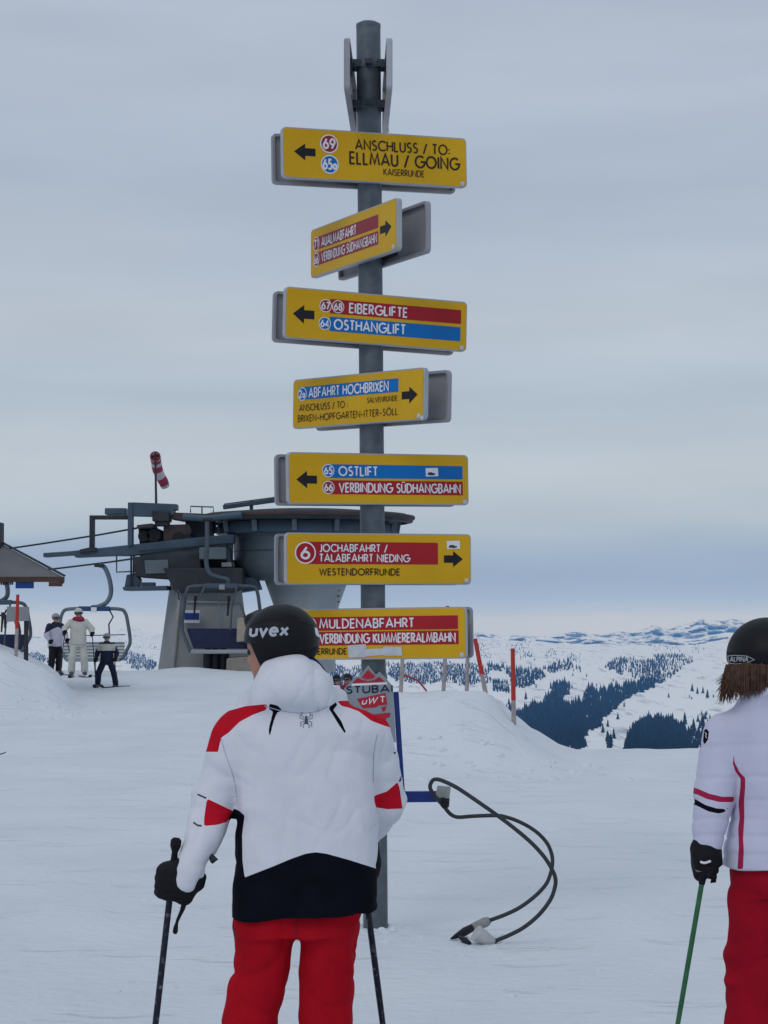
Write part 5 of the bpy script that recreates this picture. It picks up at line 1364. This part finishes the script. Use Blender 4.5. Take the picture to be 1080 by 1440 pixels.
rax = (rt - rb).normalized(); rg = rt - rax * .07
S = SDF(tuple(rg - Vector((.13, .13, .13))), tuple(rg + Vector((.13, .13, .13))), .0055)
add_hand(S, rg, rax, wrr, 1.2); S.cone(wrr, Vector(wrr).lerp(rg, .5), .045, .04, .02)
V, Q = S.mesh(); sdf_obj('glove', V, Q, GLV, man)
ski_pole("dark ski pole in the left glove of the skier in front", lt, lb, POLEM, [m_(256, 1250, -.12), m_(262, 1262, -.125), m_(259, 1276, -.125), m_(252, 1290, -.125), m_(246, 1304, -.125), m_(245, 1311, -.125), m_(248, 1310, -.125), m_(249, 1296, -.125), m_(255, 1280, -.125), m_(259, 1262, -.12)], .0098)
ski_pole("dark ski pole beside the right trouser leg of the skier in front", rt, rb, POLEM, None, .0105)
# helmet
S = SDF((mx(330), YM - .16, mz(955)), (mx(465), YM + .2, mz(842)), .005)
hc = m_(396.5, 899, .02)
S.ell(hc, (.116, .128, .108), .0)
S.cone(m_(388, 922, .03), m_(385, 944, .05), .075, .062, .03)
S.cone(m_(352, 872, .06), m_(364, 866, .11), .02, .02, .03)
def facecut(X, Y, Z):
    # opening for the face: everything left of the cheek line and below the brim
    ln = mx(352.5) + (mz(903) - Z) * .42
    a = np.minimum(ln - X, (mz(904.5) - Z)) + 0 * Y
    return a
S.cutfn(facecut)
S.cutfn(lambda X, Y, Z: (mz(951) - Z) + 0 * X + 0 * Y)
V, Q = S.mesh(); V = relax(V, Q, 3)
vents = mn([ppoly([(400, 866.5), (410, 864.5), (421, 868.5), (424, 871), (412, 871), (402, 869)], YM), ppoly([(424, 852.5), (436, 857.5), (446, 868), (442, 867), (430, 858.5)], YM + .1)])
pads = lambda p: np.maximum(polysd(*proj(p), [(340, 904), (362, 905.5), (380, 912), (405, 915), (430, 913), (460, 905), (460, 960), (340, 960)]), -9)
wmk = ppoly([(442.5, 882), (446.5, 884), (450, 897), (444, 893)], YM + .05)
hl = sdf_obj('helmet', V, Q, [HELM, HELMD, WHTV], man, [mn([vents, pads]), wmk])
hb_ = bvh_of(hl)
mb = MB(); put_strokes(mb, [refine(s_, .8) for s_ in text_strokes('uvex', 352, 404, 0, 15.0, .12)], 3.7, (lambda fn: (lambda x, y, l: fn(x, 894.2 - y - (x - 350) * .02, l)))(onto(hb_, .0012)))
mb.build('lettering', M("silver_lettering", (.42, .45, .52), .5), hl)
mb = MB(); put_strokes(mb, [refine(smoothpath([(352, 880), (370, 873), (395, 871), (420, 874), (440, 880)], 5), 2)], .9, onto(hb_, .0008)); mb.build('shell_groove', HELMD, hl)
# body under the clothes
hd = m_(391, 914, .035)
bodymesh(man, (mx(225), YM - .3, -.0), (mx(575), YM + .45, mz(850)), .0095, hd, fdir, m_(408, 985, .01),
         [row(1285, 418, 62, .085), row(1250, 424, 66, .095), row(1150, 426, 72, .10), row(1050, 424, 78, .095), row(1015, 420, 68, .07), row(990, 412, 36, .055)],
         [[m_(345, 1045), el, wr], [m_(504, 1045), elr, wrr]], [[m_(378, 1312), lk, m_(345, 1605)], [m_(460, 1312), rk, m_(468, 1605)]],
         1.0, [(lg, la_, wr), (rg, rax, wrr)])

# ---- woman at the right edge
YW = 6.9
w_ = lambda px, py, dy=0.0: at(px, py, YW + dy)
KW = F / YW
wz = lambda py: w_(540, py).z
wx_ = lambda px: w_(px, 1000).x
wom = thing('person', 'woman cut off at the right edge in pale quilted jacket and dark red trousers', 'person', (wx_(1095), YW, 0))
rowW = lambda py, cx, hx, hy: (wz(py), wx_(cx), YW, hx / KW, hy)
JW = M("lilac_white_jacket", (.57, .57, .71), .75, var=.05, scale=8, bump=.05, bscale=110, spec=.08)
JR2 = M("crimson_piping", (.36, .012, .06), .65); PR2 = M("dark_red_trousers", (.31, .006, .018), .85, var=.14, scale=8, bump=.25, bscale=22, spec=.05)
HAIRM = M("brown_hair", (.085, .045, .03), .6, var=.4, scale=50)
S = SDF((wx_(962), YW - .28, wz(1228)), (wx_(1240), YW + .3, wz(940)), .0075)
S.loft([rowW(1221, 1103, 87, .15), rowW(1190, 1104, 86, .15), rowW(1130, 1108, 76, .135), rowW(1070, 1108, 80, .135), rowW(1025, 1106, 82, .125), rowW(1003, 1103, 76, .11), rowW(985, 1098, 62, .115), rowW(974, 1094, 50, .140), rowW(965, 1092, 44, .142), rowW(962, 1092, 40, .135)], 0)
wsh, wel, wwr = w_(1022, 1033, 0), w_(1005, 1115, -.02), w_(994, 1190, -.05)
S.cone(wsh, wsh.lerp(wel, .35), .078, .074, .03); S.cone(wsh.lerp(wel, .35), wel, .074, .068, .005); S.cone(wel, wwr, .068, .048, .008)
wsr, wer, wrr2 = w_(1190, 1035), w_(1205, 1118, -.0), w_(1212, 1190, .08)
S.cone(wsr, wer, .076, .066, .03); S.cone(wer, wrr2, .066, .046, .03)
S.cutfn(lambda X, Y, Z: (wz(1219) - Z) + 0 * X + 0 * Y)
V, Q = S.mesh(); V = relax(V, Q, 2)
n = vnormals(V, Q); pyv = proj(V)[1]
q = np.zeros(len(V))
for y0 in (1000, 1046, 1090, 1126, 1155, 1180, 1204): q += np.exp(-((pyv - y0 - 6 * vnoise(V, 5)) / 2.6) ** 2)
V = V - n * (q * .004)[:, None]; V = folds(V, Q, .0042, 9, (1, 1, .8), .004)
pipe = [(1029.5, 1058), (1032, 1061), (1033, 1072), (1040, 1086), (1048, 1094), (1048, 1108), (1046.5, 1125), (1046.8, 1150), (1045, 1180), (1046, 1195), (1045, 1222), (1037, 1222), (1039, 1190), (1038, 1165), (1040, 1150), (1038.5, 1130), (1041, 1108), (1041.5, 1095), (1034, 1085), (1030, 1072)]
s1 = [(970, 1106), (981, 1109), (997, 1116), (1016, 1120.5), (1033, 1120.5), (1031, 1128), (1012, 1128), (994, 1123.5), (981, 1117.5), (970, 1115)]
s2 = [(968, 1122), (978, 1124), (992, 1132), (1008, 1137), (1020, 1137.5), (1026, 1135), (1018, 1142.5), (1010, 1144), (996, 1141), (978, 1132), (968, 1131)]
em = [(990, 1026), (994, 1025), (997, 1029), (995.5, 1040), (991, 1047), (988.5, 1043)]
wj = sdf_obj('jacket', V, Q, [JW, JR2, JBLK], wom, [mn([ppoly(pipe, YW), ppoly(s1, YW + .2)]), mn([ppoly(s2, YW + .2), ppoly(em, YW + .03)])])
wb = bvh_of(wj)
mb = MB(); put_strokes(mb, [refine([(991.5, 1030), (994, 1032), (992.5, 1035), (994, 1038)], 1)], .9, onto(wb, .001)); mb.build('shoulder_emblem', WHTV, wj)
S = SDF((wx_(990), YW - .22, .06), (wx_(1215), YW + .24, wz(1195)), .0085)
S.loft([rowW(1262, 1103, 76, .12), rowW(1240, 1103, 80, .125), rowW(1202, 1103, 80, .12)], 0)
wk1, wa1, wk2, wa2 = w_(1059, 1345, .02), w_(1056, 1545), w_(1146, 1345, .02), w_(1152, 1545)
S.cone(w_(1062, 1255), wk1, .092, .080, .012); S.cone(wk1, wa1, .082, .098, .02); S.cone(w_(1144, 1255), wk2, .092, .080, .012); S.cone(wk2, wa2, .082, .098, .02)
S.ell(w_(1032, 1343, 0), (.030, .05, .030), .02); S.ell(w_(1030, 1380, 0), (.028, .05, .026), .012)
V, Q = S.mesh(); V = relax(V, Q, 2); V = folds(V, Q, .007, 6, (1, 1, 1.2), .012)
sdf_obj('trousers', V, Q, PR2, wom)
for a_ in (wa1, wa2):
    S = SDF((a_.x - .12, YW - .2, -.01), (a_.x + .12, YW + .28, .28), .011)
    S.cone((a_.x, YW, .22), (a_.x, YW, .07), .07, .062, .03); S.cone((a_.x, YW - .05, .055), (a_.x, YW + .17, .05), .055, .052, .03); S.cutfn(lambda X, Y, Z: .004 - Z + 0 * X + 0 * Y)
    V, Q = S.mesh(); sdf_obj('boot', relax(V, Q, 1), Q, BOOT, wom)
wt_, wb_ = w_(997.5, 1180, -.07), at(921, 1590, YW - .12)
wb_ = Vector((wb_.x, YW - .12, gz(wb_.x, YW - .12) - .02))
wax = (wt_ - wb_).normalized(); wgr = wt_ - wax * .085
S = SDF(tuple(wgr - Vector((.13, .13, .13))), tuple(wgr + Vector((.13, .13, .13))), .0045)
add_hand(S, wgr, wax, wwr, 1.05, thumb=-1); S.cone(wwr, Vector(wwr).lerp(wgr, .6), .048, .040, .02); S.ell(w_(985, 1208, -.06), (.028, .04, .042), .02)
V, Q = S.mesh(); wg_ = sdf_obj('glove', folds(relax(V, Q, 1), Q, .0015, 22), Q, GLV, wom)
wt2, wb2 = w_(1216, 1195, .16), Vector((wx_(1235), YW + .2, -.02))
wax2 = (wt2 - wb2).normalized(); wg2 = wt2 - wax2 * .06
S = SDF(tuple(wg2 - Vector((.13, .13, .13))), tuple(wg2 + Vector((.13, .13, .13))), .0065)
add_hand(S, wg2, wax2, wrr2, 1.05); S.cone(wrr2, Vector(wrr2).lerp(wg2, .6), .046, .038, .02)
V, Q = S.mesh(); sdf_obj('glove', V, Q, GLV, wom)
wp = ski_pole('green ski pole held by the woman at the right edge', wt_, wb_, POLEG, None, .0082)
MB().prism([w_(1009, 1193, -.04), w_(1015, 1192, -.04), w_(1016.5, 1216, -.05), w_(1009, 1222, -.05), w_(1007, 1241, -.06), w_(999, 1242, -.06), w_(1001, 1232, -.06), w_(1007, 1216, -.05)], (0, .004, 0)).build('strap', GLV, wp)
mb = MB(); mb.tube(smoothpath([w_(985, 1212, -.12), w_(991, 1213.5, -.125), w_(999, 1211, -.12)], 4), .004, 6); mb.build('glove_trim', WHTV, wg_, smooth=True)
# helmet, hair, body
S = SDF((wx_(1010), YW - .16, wz(962)), (wx_(1150), YW + .18, wz(860)), .0055)
S.ell(w_(1079, 922, .02), (.131, .140, .124), 0); S.cutfn(lambda X, Y, Z: (wz(937) + .25 * (Y - YW) - Z) + 0 * X)
V, Q = S.mesh(); V = relax(V, Q, 3)
band = lambda p: (lambda a: np.maximum(polysd(*a, [(1010, 917), (1160, 917), (1160, 950), (1010, 950)]), -9))(proj(p))
wh = sdf_obj('helmet', V, Q, [HELM, HELMD], wom, [band])
wbv = bvh_of(wh)
mb = MB(); f_ = onto(wbv, .0012)
put_strokes(mb, [refine(s_, .8) for s_ in text_strokes('ALPINA', 1027, 1052, 0, 6.2, .1)], 1.3, lambda x, y, l: f_(x, 930.2 - y, l))
ov = [(1024, 922.5), (1034, 921.5), (1050, 922.5), (1061, 927.5), (1050, 932.6), (1034, 933.4), (1026, 932.5), (1024.5, 928), (1024, 922.5)]
put_strokes(mb, [refine(ov, 1.2)], .9, f_); mb.build('lettering', M("silver_badge_lettering", (.4, .42, .45), .5), wh)
S = SDF((wx_(1000), YW - .2, wz(1000)), (wx_(1160), YW + .15, wz(925)), .007)
S.loft([(wz(978), wx_(1084), YW + .02, .095, .085), (wz(962), wx_(1082), YW + .01, .118, .105), (wz(940), wx_(1080), YW - .005, .122, .115), (wz(930), wx_(1080), YW, .113, .11)], 0)
V, Q = S.mesh(); V = relax(V, Q, 2); V = folds(V, Q, .006, 40, (1.5, 1.5, .12))
hr = sdf_obj('hair', V, Q, HAIRM, wom)
mb = MB()
for i in range(900):
    fx = random.random() ** 1.6; x0 = 1021 + 60 * fx; y0 = 934 + random.uniform(0, 6); dy0 = -.125 * math.sqrt(max(0, 1 - ((1080 - x0) / 62) ** 2)) * random.uniform(.7, 1.0)
    ln = random.uniform(20, 54) * (1 - .25 * fx); fl = (1 - fx) ** 2
    sway = -fl * random.uniform(-1, 13) + random.uniform(-5, 5); wv = random.uniform(-.8, .8)
    p = [w_(x0, y0, dy0), w_(x0 - 2 * fl + wv, y0 + ln * .35, dy0 - .012), w_(x0 - 1 * fl + sway * .4 - wv, y0 + ln * .7, dy0 - .008), w_(x0 + sway, y0 + ln, dy0 + .0)]
    mb.tube(smoothpath(p, 3), [.0012, .0014, .0015, .0016, .0016, .0015, .0013, .001, .0007, .0003], 4)
hs_ = mb.build('hair_strand', HAIRM, hr, smooth=True)
bodymesh(wom, (wx_(970), YW - .26, 0), (wx_(1240), YW + .3, wz(860)), .0105, w_(1080, 930, .03), (.25, .96, -.05), w_(1088, 985, .01),
         [rowW(1225, 1103, 54, .08), rowW(1200, 1103, 54, .085), rowW(1110, 1106, 56, .09), rowW(1050, 1106, 64, .09), rowW(1020, 1104, 58, .065), rowW(1000, 1096, 30, .05)],
         [[w_(1038, 1040), wel, wwr], [w_(1176, 1040), wer, wrr2]], [[w_(1068, 1260), wk1, w_(1056, 1565)], [w_(1140, 1260), wk2, w_(1152, 1565)]], .96, [(wgr, wax, wwr), (wg2, wax2, wrr2)])

# ---- small skiers near the lift
CREAM = M("cream_ski_suit", (.52, .52, .48), .75, var=.05, scale=5); SCARF = M("crimson_scarf", (.30, .015, .06), .8)
HWHT = M("white_helmet", (.52, .53, .52), .4); HGRY = M("grey_helmet", (.25, .27, .29), .4, var=.2, scale=20); NAVYC = M("navy_ski_suit", (.014, .018, .045), .75, var=.2, scale=5)
WJK = M("pale_jacket", (.48, .47, .58), .75, var=.06, scale=5); BLKP = M("black_trousers", (.012, .011, .014), .8, var=.2, scale=5); PINKJ = M("pink_red_jacket", (.38, .03, .09), .75, var=.15, scale=6)
GOG = M("dark_goggle_lens", (.03, .03, .04), .15, spec=.6); SKIM = M("ski_top_sheet", (.03, .035, .06), .35, var=.3, scale=6); BAG = M("brown_bag", (.14, .11, .08), .8)
def skier(label, px, Y, zf, H, yaw, jm, pm, hm, wrists, stance=.15, lean=0.0, collar=None, yoke=None, poles=None, gog=True, skis=True, hands=True, plab=''):
    """whole skier; yaw 0 faces the camera, positive turns towards the right of the photograph"""
    base = Vector((at(px, 900, Y).x, Y, zf))
    f = Vector((sin(yaw), -cos(yaw), 0)); r = Vector((-f.y, f.x, 0)) * -1
    sc = H / 1.75
    L = lambda a, b, c: base + (r * a + f * (b + lean * c * .25) + UP * c) * sc
    t = thing('person', label, 'person', base)
    h = .021 * sc
    lo = tuple(base + Vector((-.75, -.75, -.03)) * sc); hi = tuple(base + Vector((.75, .75, 1.86)) * sc)
    hd = L(0, .02, 1.60); nk = L(0, 0, 1.42)
    kn = [L(s * (stance * .85), .05, .50) for s in (-1, 1)]; an = [L(s * stance, 0, .10) for s in (-1, 1)]; hp_ = [L(s * .09, 0, .88) for s in (-1, 1)]
    sh_ = [L(s * .19, 0, 1.38) for s in (-1, 1)]
    wr_ = [L(*wrists[0]), L(*wrists[1])]
    el_ = []
    for s, a, b in zip((-1, 1), sh_, wr_):
        el_.append(a.lerp(b, .5) + (r * s * .07 - f * .05 - UP * .03) * sc)
    tors = [(L(0, 0, .85).z, *L(0, 0, .85)[:2], .13 * sc, .10 * sc), (L(0, 0, 1.1).z, *L(0, 0, 1.1)[:2], .13 * sc, .10 * sc), (L(0, 0, 1.36).z, *L(0, 0, 1.36)[:2], .15 * sc, .09 * sc), (L(0, 0, 1.44).z, *L(0, 0, 1.44)[:2], .07 * sc, .06 * sc)]
    pax = [(UP * 1.0 + f * .12) for _ in (0, 1)]
    bodymesh(t, lo, hi, h * .8, hd, f, nk, tors, [[a, b, c] for a, b, c in zip(sh_, el_, wr_)], [[a, b, c] for a, b, c in zip(hp_, kn, an)], sc)
    S = SDF(lo, hi, h)
    S.loft([(z_.z, z_.x, z_.y, hx * sc, hy * sc) for z_, hx, hy in ((L(0, 0, .80), .215, .165), (L(0, 0, .95), .205, .16), (L(0, 0, 1.2), .205, .16), (L(0, 0, 1.36), .20, .14), (L(0, 0, 1.43), .13, .11), (L(0, 0, 1.5), .085, .085))], 0)
    for a, b, c in zip(sh_, el_, wr_): S.chain([a, b, c], [.085 * sc, .075 * sc, .055 * sc], .04 * sc)
    V, Q = S.mesh(); V = folds(relax(V, Q, 1), Q, .008 * sc, 7)
    ps = []
    mts = [jm]
    if yoke: ps.append(lambda p: yoke[1](((p - np.array(base)) @ np.array(r)) / sc, (p[:, 2] - base.z) / sc)); mts.append(yoke[0])
    sdf_obj('jacket', V, Q, mts, t, ps)
    S = SDF(lo, hi, h)
    c_ = L(0, 0, .80); S.loft([(L(0, 0, .74).z, c_.x, c_.y, .19 * sc, .14 * sc), (L(0, 0, .95).z, c_.x, c_.y, .18 * sc, .14 * sc)], 0)
    for a, b, c in zip(hp_, kn, an): S.chain([a, b, c + UP * .05 * sc], [.105 * sc, .095 * sc, .092 * sc], .025 * sc)
    V, Q = S.mesh(); V = folds(relax(V, Q, 1), Q, .010 * sc, 6); sdf_obj('trousers', V, Q, pm, t)
    S = SDF(tuple(hd - Vector((.2, .2, .2)) * sc), tuple(hd + Vector((.2, .2, .22)) * sc), h * .6)
    _, _, _, R = hframe(f)
    S.ell(hd + (UP * .035 - f * .01) * sc, (.112 * sc, .128 * sc, .112 * sc), 0, R)
    S.cutfn(lambda X, Y_, Z: np.minimum((X - hd.x) * f.x + (Y_ - hd.y) * f.y + .03 * sc, hd.z + .035 * sc - Z))
    S.cutfn(lambda X, Y_, Z: hd.z - .075 * sc - Z + 0 * X + 0 * Y_)
    V, Q = S.mesh(); hl_ = sdf_obj('helmet', relax(V, Q, 1), Q, hm, t)
    if gog:
        mb = MB(); mb.tube([hd + (r * (.085 * sin(a)) + f * (.045 + .062 * cos(a)) + UP * .012) * sc for a in np.linspace(-1.35, 1.35, 9)], .034 * sc, 8); mb.build('goggles', GOG, t, smooth=True)
    if collar:
        mb = MB(); mb.tube([nk + (r * .105 * cos(a) + f * (.02 + .10 * sin(a)) + UP * (.03 + .02 * sin(2 * a))) * sc for a in np.linspace(0, 2 * pi, 17)[:-1]], .055 * sc, 10, closed=True); mb.build('scarf', collar, t, smooth=True)
    for i, s in enumerate((-1, 1)):
        S = SDF(tuple(wr_[i] - Vector((.16, .16, .16)) * sc), tuple(wr_[i] + Vector((.16, .16, .16)) * sc), h * .5)
        g = wr_[i] + (f * .07 - UP * .02) * sc
        add_hand(S, g, pax[i], wr_[i], sc * 1.35); S.cone(wr_[i], g, .05 * sc, .04 * sc, .02)
        V, Q = S.mesh(); sdf_obj('glove', V, Q, GLV, t)
        b = an[i]
        mb = MB(); mb.tube([b + (UP * .16) * sc, b + UP * .03 * sc - f * .01 * sc], [.068 * sc, .075 * sc], 10); mb.tube([b - f * .07 * sc - UP * .03 * sc, b + f * .17 * sc - UP * .035 * sc], [.06 * sc, .052 * sc], 10); mb.build('boot', BOOT, t, smooth=True)
        side = 'left' if (s * r.x) < 0 else 'right'
        if skis:
            fs = (f + r * s * skis).normalized() if not isinstance(skis, bool) else f
            b0 = Vector((b.x, b.y, 0))
            pts = [b0 + fs * d_ * sc + UP * (gz((b0 + fs * d_ * sc).x, (b0 + fs * d_ * sc).y) + up_) for d_, up_ in ((-.7, .012), (0, .012), (.62, .012), (.72, .03), (.80, .075))]
            mb = MB()
            for p0, p1 in zip(pts[:-1], pts[1:]): mb.bar(p0, p1, .085, .016)
            o = mb.build('ski', SKIM, None); tag(o, 'ski under the %s foot of %s' % (side, plab), 'ski', 'skis of the small skiers')
        if poles and poles[i]:
            g = wr_[i] + (f * .07 - UP * .02) * sc
            q = L(*poles[i]); q.z = gz(q.x, q.y) - .03
            ax = (g - q).normalized()
            ski_pole('thin ski pole in the hand on the %s side of %s' % (side, plab), g + ax * .07 * sc, q, POLEM, None, .012)
    return t
yk1 = (NAVYC, lambda a, z: np.maximum(1.33 - .25 * np.abs(a) - z, 0) - .001 * (z > 0))
skier('skier in cream white suit and white helmet with a crimson scarf', 110, 54.5, .21, 1.74, radians(12), CREAM, CREAM, HWHT, [(-.34, .14, 1.08), (.36, .16, 1.12)], .17, 0, SCARF, None, [(-.42, .35, 0), (.50, .34, 0)], True, .12, plab='the cream suited skier')
skier('skier with black trousers and pale jacket leaning on poles beside the snow bank', 77, 56.0, .2, 1.62, radians(35), WJK, BLKP, HGRY, [(-.30, .10, .98), (.26, .20, .95)], .13, .10, None, (NAVYC, lambda a, z: (1.36 - .5 * np.abs(a)) - z), [(-.62, -.05, 0), None], True, .02, plab='the skier in black trousers')
skier('child skier in navy suit with white chest standing in a wide snowplough', 150.5, 49.0, .075, 1.27, radians(-14), NAVYC, NAVYC, HGRY, [(-.32, .08, .92), (.34, .06, .90)], .30, 0, None, (CREAM, lambda a, z: np.maximum(np.maximum(1.19 - z, z - 1.40), np.abs(a) - .30)), [(-.36, .06, 0), (.42, -.1, 0)], True, -.25, plab='the child')
skier('skier in dark red jacket and black capped helmet behind the big skier’s shoulder', 473.5, 54.0, -1.47, 1.74, radians(10), M("dark_red_jacket", (.16, .02, .03), .75), BLKP, HELM, [(-.3, .1, 1.0), (.3, .1, 1.0)], .15, 0, None, None, None, True, False, plab='x')
skier('skier in pink red jacket just left of the service plate', 489, 54.6, -1.5, 1.78, radians(-30), PINKJ, BLKP, NAVYC, [(-.3, .1, 1.0), (.3, .1, 1.0)], .15, 0, None, None, None, True, False, plab='x')

# ------------------------------------------------------------------ haze over the valley
hz = MB().box((-9000, -60, -330), (9000, 15500, 60)).build('haze', bpy.data.materials.new("blue_haze"), None)
hz['kind'] = 'stuff'; hz['label'] = 'thin blue mountain haze'; hz['category'] = 'haze'
hm_ = hz.data.materials[0]; hm_.use_nodes = True
for n_ in list(hm_.node_tree.nodes): hm_.node_tree.nodes.remove(n_)
vo = hm_.node_tree.nodes.new('ShaderNodeOutputMaterial'); pv = hm_.node_tree.nodes.new('ShaderNodeVolumePrincipled')
pv.inputs['Color'].default_value = (.17, .46, 1.0, 1); pv.inputs['Density'].default_value = 6.5e-5; pv.inputs['Absorption Color'].default_value = (1, 1, 1, 1)
pv.inputs['Anisotropy'].default_value = .2
hm_.node_tree.links.new(pv.outputs[0], vo.inputs['Volume'])
